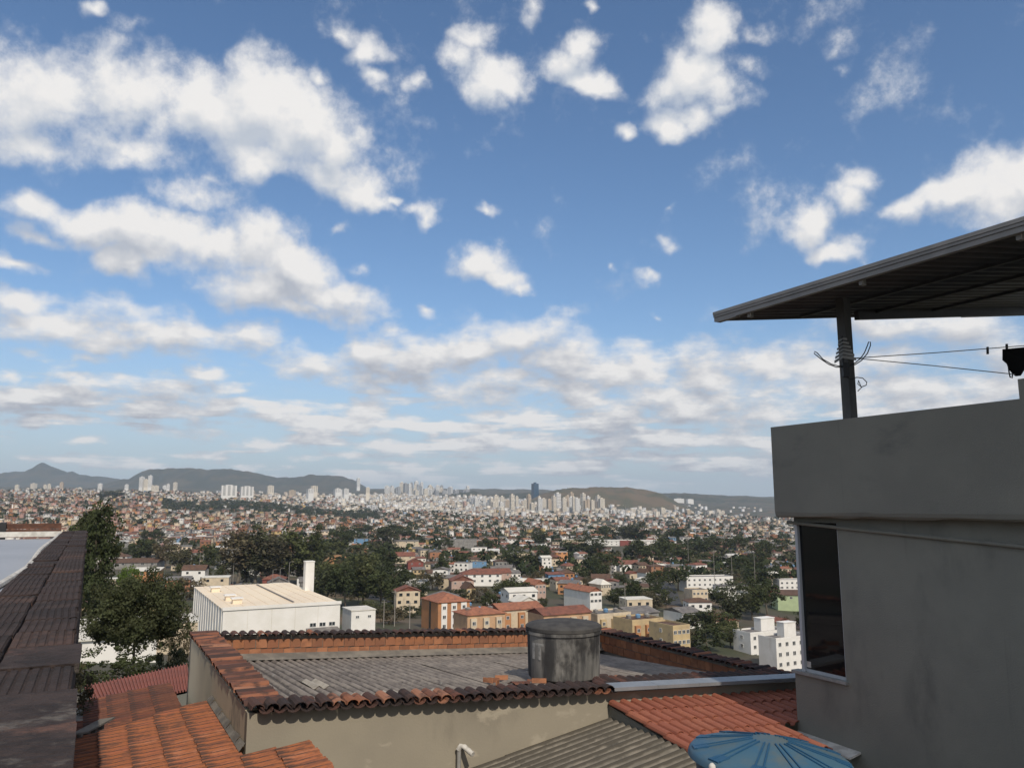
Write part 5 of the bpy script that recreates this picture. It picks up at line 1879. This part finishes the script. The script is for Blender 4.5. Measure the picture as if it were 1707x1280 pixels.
# flat brick and tile rubble propping the tank
rub = thing('tile_rubble', 'loose orange brown tile pieces around the grey tank foot', 'rubble', L(1.2, 6.0, zroof(1.2, 6)))
for k in range(34):
    a0, c0 = random.uniform(.35, 2.0), random.uniform(4.6, 7.9)
    M = basis(L(a0, c0, zroof(a0, c0) + .055), rx_, ry_, rn_) @ Matrix.Rotation(random.uniform(0, 6.28), 4, 'Z')
    put('tile', tile_me if k % 3 else brick_me, M @ Matrix.Diagonal((random.uniform(.6, 1.2), random.uniform(.35, .8), .45, 1)), rub)
# broken tiles at the left corner
for k in range(9):
    a0, c0 = random.uniform(.25, .9), random.uniform(.45, 1.2)
    M = basis(L(a0, c0, zroof(a0, c0) + .05), rx_, ry_, rn_) @ Matrix.Rotation(random.uniform(0, 6.28), 4, 'Z')
    put('cap_tile', tile_me, M @ Matrix.Diagonal((.9, random.uniform(.3, .55), .7, 1)), house)
# bent waste pipe on the wall
pa0 = -.07
c1_, z1_ = on_a(765, 1246, pa0)
pp = thing('waste_pipe', 'grey bent waste pipe ending on the beige wall', 'pipe', L(pa0, c1_, z1_ - 1.2))
mb = MB()
mb.tube([L(pa0, c1_, GND), L(pa0, c1_, z1_ - .02)], .035, 10)
mb.build('riser', m_pvc, pp, True)
mb = MB()
mb.tube([L(pa0, c1_ - .01, z1_ - .03), L(pa0 - .02, c1_ + .02, z1_ + .03), L(pa0 - .05, c1_ + .07, z1_ + .02), L(pa0 - .22, c1_ + .14, z1_ - .06)], .042, 10)
mb.build('elbow', m_whitepaint, pp, True)

# ---- big grey water tank
_t = at(940, 1128, 16.15)
tc_ = Vector((_t.x, _t.y, 0))
zt0 = EZ - 3.27
tank = thing('water_tank', 'big grey stained round water tank on the corrugated roof', 'water tank', (tc_.x, tc_.y, zt0))
mb = MB()
mb.lathe((tc_.x, tc_.y, zt0), [(.66, -.03), (.695, .0), (.70, .05), (.715, .70), (.72, .82)], 48)
mb.build('body', m_tank, tank, True)
mb = MB()
mb.lathe((tc_.x, tc_.y, zt0), [(.722, .80), (.745, .80), (.745, .86), (.722, .86)], 48, False)
mb.build('band', m_tank, tank, True)
mb = MB()
mb.lathe((tc_.x, tc_.y, zt0), [(.70, .86), (.752, .87), (.752, .93), (.70, .965), (.45, 1.01), (.18, 1.035), (.02, 1.04)], 48)
mb.build('lid', m_tanklid, tank, True)
# worn stencil letters I T on the left of the tank
td = (Vector((0, 0, 0)) - tc_).normalized()
side = Vector((-td.y, td.x, 0))          # to the right seen from the camera? fixed below
if side.x < 0:
    side = -side
for (nm, strokes) in (('letter_i', [(-.60, .36, .055, .30)]), ('letter_t', [(-.535, .62, .16, .045), (-.48, .36, .05, .26)])):
    mb = MB()
    for (x0, z0, w, h) in strokes:
        an0, an1 = math.asin(max(-.98, x0 / .715)), math.asin(max(-.98, (x0 + w) / .715))
        for q in range(3):
            b0, b1 = an0 + (an1 - an0) * q / 3, an0 + (an1 - an0) * (q + 1) / 3
            P0 = tc_ + (td * math.cos(b0) + side * math.sin(b0)) * .7165
            P1 = tc_ + (td * math.cos(b1) + side * math.sin(b1)) * .7165
            mb.face(P0 + UP * (zt0 + z0), P1 + UP * (zt0 + z0), P1 + UP * (zt0 + z0 + h), P0 + UP * (zt0 + z0 + h))
    mb.build(nm, m_letter, tank)

# ---- tiled lean-to on the right with its zinc gutter
CV = 6.16
aV, zV = on_c(1165, 1260, CV)
zT0 = on_a(1030, 1168, -.03)[1]
slope_t = (zV - zT0) / (aV + .03)          # z per metre along a (positive: falls towards the camera)
lean = thing('tiled_lean_to', 'terracotta tiled lean-to roof between beige house and grey house', 'lean-to', L(-1, 7.5, GND))


def zter(a, c):
    return zT0 + slope_t * (a + .03) + SL * (c - CV) - .012


tx = (C + UP * SL).normalized()
ty = (-A - UP * slope_t)
ty = (ty - tx * ty.dot(tx)).normalized()
tn = ty.cross(tx)
if tn.z < 0:
    tn = -tn
ter_me = s_tile(.235, .57, .60, .066, .030).mesh('tile', m_tile_c, True)
for r_ in range(8):
    for k in range(21):
        c0, a0 = CV + .08 + k * .235, -.05 - r_ * .50
        if c0 > 8.82 and a0 < -1.1:
            continue
        if c0 > HW - .1 or (a0 < -2.3 and c0 > 7.9):
            continue
        M = basis(L(a0, c0, zter(a0, c0)), tx, ty, tn)
        put('tile', ter_me, jit(M, .5, .004), lean)
for r_ in range(0):       # verge tiles along the left edge
    a0 = -.05 - r_ * .41
    put('verge_tile', tile_me, jit(basis(L(a0 - .44, CV - .05, zter(a0 - .41, CV) + .035), C, -ty, tn), 1.5, .006), lean)
mb = MB()
for k in range(4):
    a0, a1 = -3.6 + k * .9, -3.6 + (k + 1) * .9
    mb.face(L(a0, CV, GND), L(a1, CV, GND), L(a1, CV, zter(a1, CV) - .05), L(a0, CV, zter(a0, CV) - .05))
    mb.face(L(a0, CV + .15, GND), L(a0, CV + .15, zter(a0, CV) - .05), L(a1, CV + .15, zter(a1, CV) - .05), L(a1, CV + .15, GND))
mb.face(L(-3.6, CV, GND), L(-3.6, CV, zter(-3.6, CV) - .05), L(-3.6, CV + .15, zter(-3.6, CV) - .05), L(-3.6, CV + .15, GND))
mb.build('side_wall', m_greywall, lean)
mb = MB()
mb.box(L(-.52, CV - .012, zter(-.3, CV) - .60), A * .36, C * .02, UP * .34)
mb.build('vent_opening', m_win, lean)
mb = MB()
for k in range(5):
    c0, c1 = CV - .02 + k * .955, CV - .02 + (k + 1) * .955 - .004
    za, zb_ = ztop(c0) - .0, ztop(c1) - .0
    mb.face(L(-.22, c0, za + .05), L(-.22, c1, zb_ + .05), L(.08, c1, zb_ + .075), L(.08, c0, za + .075))
    mb.face(L(-.22, c0, za + .05), L(-.22, c0, za - .01), L(-.22, c1, zb_ - .01), L(-.22, c1, zb_ + .05))
    mb.face(L(-.22, c0, za - .01), L(.0, c0, za - .03), L(.0, c1, zb_ - .03), L(-.22, c1, zb_ - .01))
    mb.build('gutter_sheet', m_flash, lean)
    mb = MB()

# ---- fibre cement roof at the bottom
cR, zR = CV - .02, on_c(1057, 1213, CV - .02)[1]
cL0, zL0 = on_a(780, 1279, -.02)
slf = (zR - zL0) / (cR - cL0)
low = thing('corrugated_lean_to', 'weathered grey corrugated roof in front of the beige wall', 'lean-to', L(-1.5, 4, GND))
fx = (A * 1.0).normalized()
fy = (C + UP * slf).normalized()
fn = fy.cross(-fx)
if fn.z < 0:
    fn = -fn
low_me = corr_mesh('roof_sheet', 1.062, 2.1, .177, .055, m_fibre2)
for r_ in range(3):
    for k in range(5):
        a0, c0 = -1.085 - k * .885, cR - 2.08 - r_ * 1.95
        M = basis(L(a0, c0, zR + slf * (c0 - cR) + .014 * (2 - r_) * 0 + .013 * r_ * -1 + (.006 if k % 2 else 0)), fx, fy, fx.cross(fy))
        put('roof_sheet', low_me, jit(M, .3, .006), low)
mb = MB()
mb.box(L(-4.0, cR - 6.1, GND), A * .15, C * 6, UP * (zR + slf * -6 - .12 - GND))
mb.build('front_wall', m_greywall, low)

# ---- orange tiled roof at the bottom left
zA0, zA1 = on_c(408, 1256, -.02)[1], on_c(351, 1168, -.02)[1]
aA1 = on_c(351, 1168, -.02)[0]
cX, zX = on_a(110, 1238, aA1)
slA = (zA1 - zX) / (0 - cX)
rA = thing('orange_tiled_roof', 'streaked orange tiled roof running down from the beige house side wall', 'roof', L(1, -2, GND))


def zA(a, c):
    return zA0 + (zA1 - zA0) * a / aA1 + slA * c - .01


ax_ = A.copy()
ay_ = (-C - UP * slA).normalized()
an_ = ax_.cross(ay_)
if an_.z < 0:
    an_ = -an_
a_me = s_tile(.21, .48, ribs=True, lift=.03).mesh('tile', m_tile_a, False)
cnt = 0
over = MB()
for r_ in range(-2, 10):
    for k in range(-16, 18):
        a0, c0 = .12 + k * .208, -.06 - r_ * .42
        if a0 > aA1 or (c0 > -.05 and a0 > -.16) or (r_ == -2 and a0 > -.3):
            continue
        px, py = pxof(L(a0, c0 - .2, zA(a0, c0)))
        if px < 20 or py > 1340:
            continue
        M = basis(L(a0, c0, zA(a0, c0)), ax_, ay_, an_)
        if ax_.cross(ay_).dot(an_) < 0:
            M = basis(L(a0, c0, zA(a0, c0)), -ax_, ay_, an_)
        put('tile', a_me, jit(M, 1.6, .014), rA)
        cnt += 1
mb = MB()
for k in range(8):          # mortar line against the beige wall
    a0, a1 = .0 + k * aA1 / 8, (k + 1) * aA1 / 8
    mb.face(L(a0, -.012, zA(a0, 0) + .11 + random.uniform(-.02, .03)), L(a1, -.012, zA(a1, 0) + .11), L(a1, -.09, zA(a1, -.09) + .05), L(a0, -.09, zA(a0, -.09) + .05))
mb.build('mortar_fillet', m_cement, rA)
mb = MB()
mb.box(L(-3.2, -3.9, GND), A * (3.2 + aA1 - .1), C * 3.8, UP * (zA(0, -3.9) - .1 - GND))
mb.build('wall', m_greywall, rA)

# ---- darker tiled roof behind it
rB = thing('brown_tiled_roof', 'dark stained tiled roof behind the orange streaked roof', 'roof', L(6, -2, GND))
aB = on_c(305, 1135, -.1)[0]
aB = 8.3
zB0 = ray(304, 1134)[1] * (O.y + A.y * aB)
b_c, b_z = on_a(150, 1168, aB)
slB = (zB0 - b_z) / (0 - b_c)
by_ = (-C - UP * slB).normalized()
bn_ = ax_.cross(by_)
bxs = 1
if bn_.z < 0:
    bn_, bxs = -bn_, -1
b_me = s_tile(.21, .48, ribs=True, lift=.028).mesh('tile', m_tile_b, False)
for r_ in range(0, 9):
    for k in range(0, 24):
        a0, c0 = aA1 - .1 + k * .208, -.25 - r_ * .42
        if a0 > aB:
            continue
        px, py = pxof(L(a0, c0 - .2, zB0 + slB * c0))
        if px < 60:
            continue
        put('tile', b_me, jit(basis(L(a0, c0, zB0 + slB * c0), ax_ * bxs, by_, bn_), .8, .006), rB)
mb = MB()
mb.box(L(aA1 + .05, -4.0, GND), A * (aB - aA1 - .1), C * 3.9, UP * (zB0 - slB * 4 - .12 - GND))
mb.build('wall', m_greywall, rB)

# ---- red ribbed roof further down
TLc, TRc, BRc, BLc = at(140, 1144, 24.5), at(312, 1107, 28), at(318, 1150, 22), at(160, 1186, 19.5)
rC = thing('red_ribbed_roof', 'plain red ribbed metal roof below the spreading tree', 'roof', BLc)
cx_ = (TRc - TLc)
me = MB()
nb = 30
for k in range(nb):
    f0, f1 = k / nb, (k + .6) / nb
    f2, f3 = (k + .68) / nb, (k + .92) / nb
    for (g0, g1, h0, h1) in ((f0, f1, 0, 0), (f1, f2, 0, .05), (f2, f3, .05, .05), (f3, (k + 1) / nb, .05, 0)):
        me.face(BLc.lerp(BRc, g0) + UP * h0, BLc.lerp(BRc, g1) + UP * h1, TLc.lerp(TRc, g1) + UP * h1, TLc.lerp(TRc, g0) + UP * h0)
me.build('roof_sheet', m_redmetal, rC)
mb = MB()
for (p, q) in ((BLc, BRc), (BRc, TRc), (TRc, TLc), (TLc, BLc)):
    mb.face(Vector((p.x, p.y, -8)), Vector((q.x, q.y, -8)), q - UP * .05, p - UP * .05)
mb.build('wall', m_greywall, rC)
# grey board leaning at the wall foot
P0, P1 = at(118, 1226, 13.6), at(166, 1201, 14.4)
bd = thing('loose_board', 'loose grey board lying on the edge of the dark tiled roof', 'board', P0)
mb = MB()
mb.box(P0, P1 - P0, Vector((.12, .30, -.04)), Vector((0, 0, .03)))
mb.build('plank', m_cement, bd)
mb = MB()
for k in range(4):
    q = P0.lerp(P1, .1 + .25 * k)
    mb.box(q + Vector((0, .1, -.6)), Vector((.07, 0, 0)), Vector((0, .07, 0)), Vector((0, 0, .6)))
mb.build('post', m_cement, bd)
for (px, br, Y, hp, wp, lb) in ((132, 1190, 17, 75, 46, 'leafy green shrub growing between mossy wall and brown tiled roof'), (120, 1160, 24, 60, 34, 'thin shrub behind, close to the mossy wall side')):
    p = at(px, br, Y)
    h = hp / F * Y
    tree(p.x, p.y, h, wp / F * Y, 'bush', 2, lb, None, z=p.z, cat='shrub', name='shrub')
    # the planter bed it grows in
    mb = MB()
    mb.cbox((p.x, p.y, p.z - .3), (1.0, 0, 0), (0, 1.0, 0), (0, 0, .6))
    tag(mb.build('planter_bed', m_cement), f'rough concrete bed holding the {lb.split(" ")[0]} shrub', 'planter')

# ---- mossy wall on the left
zW = -.50
q0 = at(105, 1280, 1)
u_, v_ = ray(105, 1280)
Yq = zW / v_
Q = Vector((u_ * Yq, Yq, EZ + zW))
fw = thing('mossy_wall', 'long wall topped with dark mossy grooved bricks running away on the left', 'wall', Vector((Q.x, Q.y, EZ + GND)))
WW = .43
N_ = 41
LW = N_ * .40 + .2


def Wp(s, c, z):
    return Q + A * s - C * c + UP * z


mb = MB()
mb.box(Wp(-2.2, 0, -10.1), A * (LW + 2.0), -C * WW, UP * (10.1 - .018))
mb.build('wall', m_mossy_base, fw)
bm_ = MB()
pr_ = [(0, 0), (.004, .03)]
for k in range(7):
    x0 = .008 + k * .0272
    pr_ += [(x0, .032), (x0 + .016, .032), (x0 + .0185, .0275), (x0 + .0245, .0275)]
pr_ += [(.194, .032), (.198, 0)]
y1 = .385
for i in range(len(pr_) - 1):
    (xa, za), (xb, zb_) = pr_[i], pr_[i + 1]
    bm_.face((xa, 0, za), (xb, 0, zb_), (xb, y1, zb_), (xa, y1, za))
bm_.face(*[(x, 0, z) for x, z in pr_[::-1]])
bm_.face(*[(x, y1, z) for x, z in pr_])
groove_me = bm_.mesh('brick', m_mossy)
fb_ = MB()
fb_.box((0, 0, 0), (.212, 0, 0), (0, .396, 0), (0, 0, .0305))
flat_me = fb_.mesh('brick', m_mossy_base)
for k in range(N_ + 5):
    for j in range(2):
        s0 = -2.1 + k * .40 + (.05 if j else -.03)
        M = basis(Wp(s0, .212 * (2 - j), -.030 + random.uniform(-.004, .003)), C, A, UP) @ Matrix.Diagonal((1.06, 1, 1, 1))
        put('brick', flat_me if random.random() < (.34 if k < 9 else .14) else groove_me, jit(M, .8, .004), fw)

# ---- pale sheet roof on the far side of that wall, its white edge and the rusty beam behind
sh = thing('pale_sheet_roof', 'flat pale blue grey sheet roof left of the mossy wall', 'roof', Wp(2, WW + 1, -.2))
sEnd = None
uf, vf = ray(60, 898)
zS = -.60
Yf = zS / vf
sEnd = (Vector((uf * Yf, Yf, 0)) - Vector((Q.x, Q.y, 0))).dot(A)
mb = MB()
nS = 6
for k in range(nS):
    s0, s1 = -2.2 + (sEnd + 2.2) * k / nS, -2.2 + (sEnd + 2.2) * (k + 1) / nS - .006
    mb.box(Wp(s0, WW + .01, zS - zW - .02), A * (s1 - s0), -C * 9, UP * .02)
    mb.build('sheet', m_bluesheet, sh)
    mb = MB()
pts = []
for k in range(15):
    s0 = 1.0 + (sEnd - 1.0) * k / 14
    pts.append(Wp(s0, WW + .02 + .05 * math.sin(k * .9) * (1 - k / 14) + .10 * max(0, 1 - k / 5), -.02 - .03 * max(0, 1 - k / 4)))
mb = MB()
mb.tube(pts, .026, 8)
mb.build('edge_flashing', m_whitepaint, sh, True)
mb = MB()
mb.box(Wp(sEnd - .05, WW - .02, -.06), A * .12, -C * 9, UP * .09)
mb.build('end_flashing', m_whitepaint, sh)
bY = 1.0
B0, B1 = Wp(sEnd + .9, WW + .02, -.25), None
beam = thing('rusty_beam', 'rusty brown double beam behind the pale sheet roof', 'beam', Wp(sEnd + .9, WW + 2, -.5))
for (z0, hh, off) in ((-.10, .145, 0), (.055, .10, .03)):
    mb = MB()
    mb.box(Wp(sEnd + .9 + off, WW + .02, z0), A * .10, -C * 9, UP * hh)
    mb.build('board', m_rust, beam)
mb = MB()
mb.box(Wp(sEnd + .84, WW + .92, -.3), A * .055, -C * .22, UP * .48)
mb.build('bracket', m_dark, beam)
mb = MB()
mb.box(Wp(sEnd + .9, WW + .3, -10), A * .1, -C * 8, UP * 9.6)
mb.build('support_wall', m_greywall, beam)

# ---- grey house on the right
CW = 9.06
aC = on_c(1327, 1222, CW)[0]
gh = thing('grey_house', 'grey rendered house with deep overhanging parapet and narrow dark window', 'house', L(aC - 3, CW + 2, GND))
aWr = on_c(1411, 1133, CW)[0]
aC -= .05
zSill, zHead = -2.87, -.30
aK = aC - .15          # the window corner stands back from the wall corner below
aWl = aK - .06
AE = -16.5                     # how far the house runs towards the camera
bw = 5.5


def gbox(name, a0, a1, c0, c1, z0, z1, mat, parent=gh):
    mb = MB()
    mb.box(L(a0, c0, z0), A * (a1 - a0), C * (c1 - c0), UP * (z1 - z0))
    return mb.build(name, mat, parent)


gbox('lower_wall', AE, aC, CW, CW + bw, GND, zSill, m_greywall)
gbox('upper_wall', AE, aWr, CW, CW + .2, zSill, zHead, m_greywall)
gbox('far_wall', aK - .2, aK, CW + 1.3, CW + bw, zSill, zHead, m_greywall)
gbox('lintel', AE, aK, CW, CW + bw, zHead, -.222, m_greywall)
gbox('back_wall', AE, aC - .21, CW + bw - .2, CW + bw, zSill, zHead, m_greywall)
# corner window
w_ = gbox('window_frame', aWl, aK - .002, CW + .01, CW + .07, zSill, zHead, m_frame)
gbox('window_frame', aWr + .002, aWr + .05, CW + .05, CW + .10, zSill, zHead, m_frame)
gbox('window_frame', aWr + .05, aWl, CW + .05, CW + .10, zSill, zSill + .05, m_frame)
gbox('glass_pane', aWr + .05, aWl, CW + .07, CW + .085, zSill + .05, zHead, m_glass)
gbox('glass_pane', aK - .03, aK - .015, CW + .07, CW + 1.3, zSill + .05, zHead, m_glass)
gbox('window_sill', aWr - .04, aC + .03, CW - .06, CW + .12, zSill - .045, zSill + .002, m_sill)
sa, sz = on_c(1348, 1107, CW + .06)
gbox('sticker', sa - .045, sa + .045, CW + .064, CW + .068, sz - .05, sz + .05, m_whitepaint)
# overhanging parapet with worn rounded lower edge
CP = 8.71
aP = on_c(1287, 760, CP)[0]
zP1 = on_c(1286, 712, CP)[1]
zP0 = -.212
mb = MB()
pr = [(0, zP1), (.2, zP1), (.2, .02), (.2, zP0), (.06, zP0), (.02, zP0 + .03), (0, zP0 + .09)]
ns = 40
ring = []
for k in range(ns + 1):
    a0 = aP + (AE - aP) * k / ns
    ring.append([L(a0, CP + x, z + (random.uniform(-.012, .012) if z < 0 and x < .1 else 0)) for x, z in pr])
for k in range(ns):
    for i in range(len(pr)):
        j = (i + 1) % len(pr)
        mb.face(ring[k][i], ring[k][j], ring[k + 1][j], ring[k + 1][i])
mb.face(*ring[0][::-1])
mb.face(*ring[-1])
mb.build('parapet', m_parapet, gh)
gbox('far_parapet', aP - .2, aP - .002, CP + .202, CW + bw, zP0 + .003, zP1 - .004, m_parapet)
gbox('floor_slab', AE, aP - .202, CP + .202, CW + bw, -.218, 0, m_greywall)
ap_, zp_ = on_c(1696, 632, CP)
gbox('pillar', ap_ - 1.0, ap_, CP + .003, CP + .25, zP1, zp_, m_parapet)
mb = MB()
mb.tube([L(aC - .05, CW - .045, -.30), L(aC - 1.6, CW - .045, -.40), L(aC - 4.6, CW - .045, -.58), L(AE, CW - .045, -1.1)], .03, 8)
mb.build('conduit', m_greywall, gh, True)
mb = MB()
za_, zb_ = on_c(1327, 1224, CW)[1] + .05, on_c(1436, 1262, CW)[1] + .05
aE = on_c(1436, 1262, CW)[0]
mb.box(L(aC, CW - .002, za_), L(aE, CW - .002, zb_) - L(aC, CW - .002, za_), -C * .26 - UP * .05, UP * .03)
mb.build('base_flashing', m_whitepaint, gh)

# ---- dark metal canopy over the terrace
aT, cT, zT = -1.35, 7.69, 3.50
cE, zE = on_a(1700, 520, aT)
slc = (zE - (zT - .14)) / (cE - cT)
can = thing('metal_canopy', 'dark sloping metal canopy carried by a post on the grey parapet', 'canopy', L(aT - 3, cT + 1, 0))
kx_ = -A
ky_ = (C + UP * slc).normalized()
can_me = corr_mesh('roof_sheet', 1.0, 9.6, .25, .045, m_canopy, trap=True, th=.012)
for k in range(15):  # out of view the run is lengthened to shade the grey wall
    put('roof_sheet', can_me, basis(L(aT - .02 - k * .995, cT + .12, zT - .135 + slc * .12 + (.003 if k % 2 else 0)), kx_, ky_, kx_.cross(ky_)), can)
# stepped fascia gutter
for nm, (c0, c1, z0, z1) in (('fascia', (.0, .10, -.055, .0)), ('fascia', (.012, .10, -.10, -.058)), ('fascia', (.03, .11, -.175, -.103))):
    mb = MB()
    mb.box(L(aT, cT + c0, zT + z0), A * -15, C * (c1 - c0), UP * (z1 - z0))
    mb.build(nm, m_fascia, can)
mb = MB()
mb.box(L(aT + .01, cT + .11, zT - .15), -A * .05, (C + UP * slc) * 9.4, UP * .12)
mb.build('end_trim', m_canopy, can)
mb = MB()
mb.box(L(aT - .05, cT + .03, zT - .19), -A * .5, C * .10, UP * .03)
mb.build('fascia_end', m_fascia, can)
ca_, cz_ = on_c(1417, 690, 9.03)
for (px, py, drop) in ((1428, 533, .17), (1606, 534, .17)):
    best = None
    for q in range(400):          # where the sight line dips below the roof underside by the depth of the rafter
        c0 = 8.9 + q * .015
        a0, z0 = on_c(px, py, c0)
        e = abs(zT - .15 + slc * (c0 - cT) - drop - z0)
        if a0 < aT - .5 and (best is None or e < best[0]):
            best = (e, a0, c0, z0)
    e, a0, c0, z0 = best
    mb = MB()
    mb.box(L(a0 + .05, c0, zT - .15 + slc * (c0 - cT) - drop), -A * .10, (C + UP * slc) * 6, UP * drop)
    mb.build('rafter', m_canopy, can)
for k, c0 in enumerate((9.6, 11.4, 13.2)):
    mb = MB()
    z0 = zT - .14 + slc * (c0 - cT)
    mb.box(L(aT - .3, c0, z0 - .055), -A * 14.4, C * .05, UP * .05)
    mb.build('purlin', m_canopy, can)
for k in range(3):
    mb = MB()
    mb.box(L(aT - .75 - 2.3 * k, cT + .11, zT - .24), -A * .06, C * .09, UP * .12)
    mb.build('bracket', m_fascia, can)
mb = MB()
pw = .165
mb.box(L(ca_ - pw / 2, 9.03 - pw / 2, 0), A * pw, C * pw, UP * (zT - .17 + slc * (9.03 - cT)))
mb.build('post', pmat('post_steel', (0.085, 0.083, 0.078), (0.05, 0.05, 0.048), s=3, stretch=(1, 1, .3), rough=.55), can)

# ---- aerial strapped to the post
AY = at(1417, 600, 1)
Ya = (L(ca_, 9.03, 0)).y - .17
ant = thing('tv_aerial', 'small tv aerial with stacked bars and two wire loops on the canopy post', 'aerial', at(1407, 616, Ya))
mb = MB()
mb.tube([at(1404, 560, Ya), at(1406, 625, Ya)], .016, 6)
mb.build('mast', m_dark, ant)
for k in range(6):
    f = k / 5
    y0 = 566 + f * 31
    for s_, x1, dy in ((-1, 1398 - 7 * f, 4 + 5 * f), (1, 1412 + 15 * f, 1 + 3 * f)):
        p, q = at(1405, y0, Ya - .03), at(x1, y0 + dy, Ya - .03 - (.05 if s_ < 0 else .02))
        mb = MB()
        mb.box(p, q - p, Vector((0, -.012, 0)), UP * (.030 + .02 * f))
        mb.build('bar', m_pvc if s_ > 0 else m_flash, ant)
for pts in ([(1405, 612), (1394, 612), (1381, 607), (1368, 598), (1357, 589), (1358, 586), (1362, 588), (1372, 599), (1386, 607), (1397, 610), (1405, 610)],
            [(1414, 610), (1424, 606), (1434, 598), (1441, 588), (1446, 576), (1448, 570), (1451, 570), (1451, 576), (1446, 589), (1436, 601), (1425, 608), (1414, 611)]):
    mb = MB()
    mb.tube([at(x, y, Ya - .06) for x, y in pts], .009, 6)
    mb.build('loop', m_dark, ant, True)
mb = MB()
mb.box(at(1403, 629, Ya), Vector((.10, 0, 0)), Vector((0, -.09, 0)), UP * .24)
mb.build('junction_box', m_dark, ant)
mb = MB()
mb.tube([at(x, y, Ya - .02) for x, y in ((1408, 626), (1418, 632), (1428, 629), (1438, 630), (1445, 637), (1444, 642), (1436, 645), (1430, 640), (1431, 634), (1436, 646), (1430, 652))], .008, 6)
mb.build('cable', m_dark, ant, True)

# ---- clothes lines, pegs, garment
Yl0 = L(ca_, 9.03, 0).y
for pts, lb in (([(1424, 597, Yl0 - .1), (1560, 588, Yl0), (1760, 572, Yl0 + .1)], 'upper taut clothes line from the canopy post'), ([(1424, 597, Yl0 - .1), (1560, 610, Yl0 - .3), (1692, 624, Yl0 - .6)], 'lower clothes line sloping to the parapet pillar')):
    mb = MB()
    mb.tube([at(*p) for p in pts], .0075, 6)
    o = mb.build('clothes_line', m_pvc)
    tag(o, lb, 'clothes line')
Yg = Yl0 + .06
for k, (x, y) in enumerate(((1646, 577), (1678, 572))):
    mb = MB()
    p = at(x, y + 13, Yg)
    mb.box(p, Vector((.028, 0, 0)), Vector((0, .03, 0)), Vector((.008, 0, .125)))
    tag(mb.build('clothes_peg', m_dark), ('empty dark peg on the upper clothes line', 'dark peg holding the black garment')[k], 'clothes peg')
outline = [(1672, 582), (1672, 600), (1679, 606), (1683, 616), (1688, 622), (1694, 627), (1702, 626), (1707, 618), (1716, 606), (1724, 600), (1724, 577)]
ga = thing('garment', 'black underwear hanging from the upper clothes line', 'garment', at(1695, 600, Yg))
mb = MB()
fr = [at(x, y, Yg - .012 + .02 * math.sin(i * 1.7)) for i, (x, y) in enumerate(outline)]
bk = [p + Vector((0, .02, 0)) for p in fr]
mb.face(*fr[::-1])
mb.face(*bk)
for i in range(len(fr)):
    j = (i + 1) % len(fr)
    mb.face(fr[i], fr[j], bk[j], bk[i])
mb.build('cloth', m_cloth, ga)
mb = MB()
mb.tube([at(x, y, Yg) for x, y in ((1680, 604), (1682, 620), (1684, 629), (1687, 630), (1688, 622), (1685, 614))], .012, 6)
mb.build('strap', m_cloth, ga)

# ---- blue tank at the bottom right
Yb_ = 8.1
bc = at(1283, 1256, Yb_)
bt = thing('blue_water_tank', 'round blue water tank with ribbed lid beside the grey wall', 'water tank', bc - UP * .9)
TM = Matrix.Translation(bc) @ Matrix.Rotation(R(3.5), 4, 'Y') @ Matrix.Rotation(R(8), 4, 'Z')


def tput(name, mb, mat, smooth=True):
    o = link(name, mb.mesh(name, mat, smooth), None, None, TM)
    return adopt(o, bt)


mb = MB()
mb.lathe((0, 0, 0), [(.70, -.02), (.765, -.075), (.775, -.07), (.765, -.03), (.745, -.005), (.70, .012), (.20, .128), (.15, .134), (.01, .136)], 60)
tput('lid', mb, m_blue)
for k in range(11):
    an = 2 * math.pi * k / 11 + .12
    d_ = Vector((math.cos(an), math.sin(an), 0))
    s_ = Vector((-d_.y, d_.x, 0))
    mb = MB()
    for off in (-1, 1):
        p0, p1 = d_ * .17 + s_ * off * .022 + UP * .131, d_ * .715 + s_ * off * .040 + UP * .004
        mb.box(p0 - s_ * .007, p1 - p0, s_ * .014, UP * .016)
    tput('rib', mb, m_bluerib, False)
    mb = MB()
    p0, p1 = d_ * .60 - s_ * .06 + UP * .031, d_ * .735 - s_ * .085 + UP * .002
    mb.box(p0, p1 - p0, s_ * .12, UP * .012)
    tput('rim_block', mb, m_bluerib, False)
mb = MB()
mb.lathe((0, 0, 0), [(.55, -.92), (.60, -.90), (.70, -.12), (.72, -.05)], 48)
tput('body', mb, m_bluerib)
mb = MB()
mb.cbox((bc.x, bc.y, (bc.z - .92) / 2 - .3), (1.3, 0, 0), (0, 1.3, 0), (0, 0, bc.z - .92 + .55))
mb.build('base', m_greywall, bt)
vp = at(1187, 1277, 7.2)
v_p = thing('vent_pipe', 'small white round topped pipe at the blue lid rim', 'pipe', vp - UP * 1)
mb = MB()
mb.tube([vp - UP * 6, vp - UP * .02], .022, 10)
mb.build('pipe', m_whitepaint, v_p, True)
mb = MB()
mb.lathe(vp, [(.025, -.045), (.032, -.02), (.028, .01), (.012, .028), (.002, .03)], 12)
mb.build('cap', m_whitepaint, v_p, True)
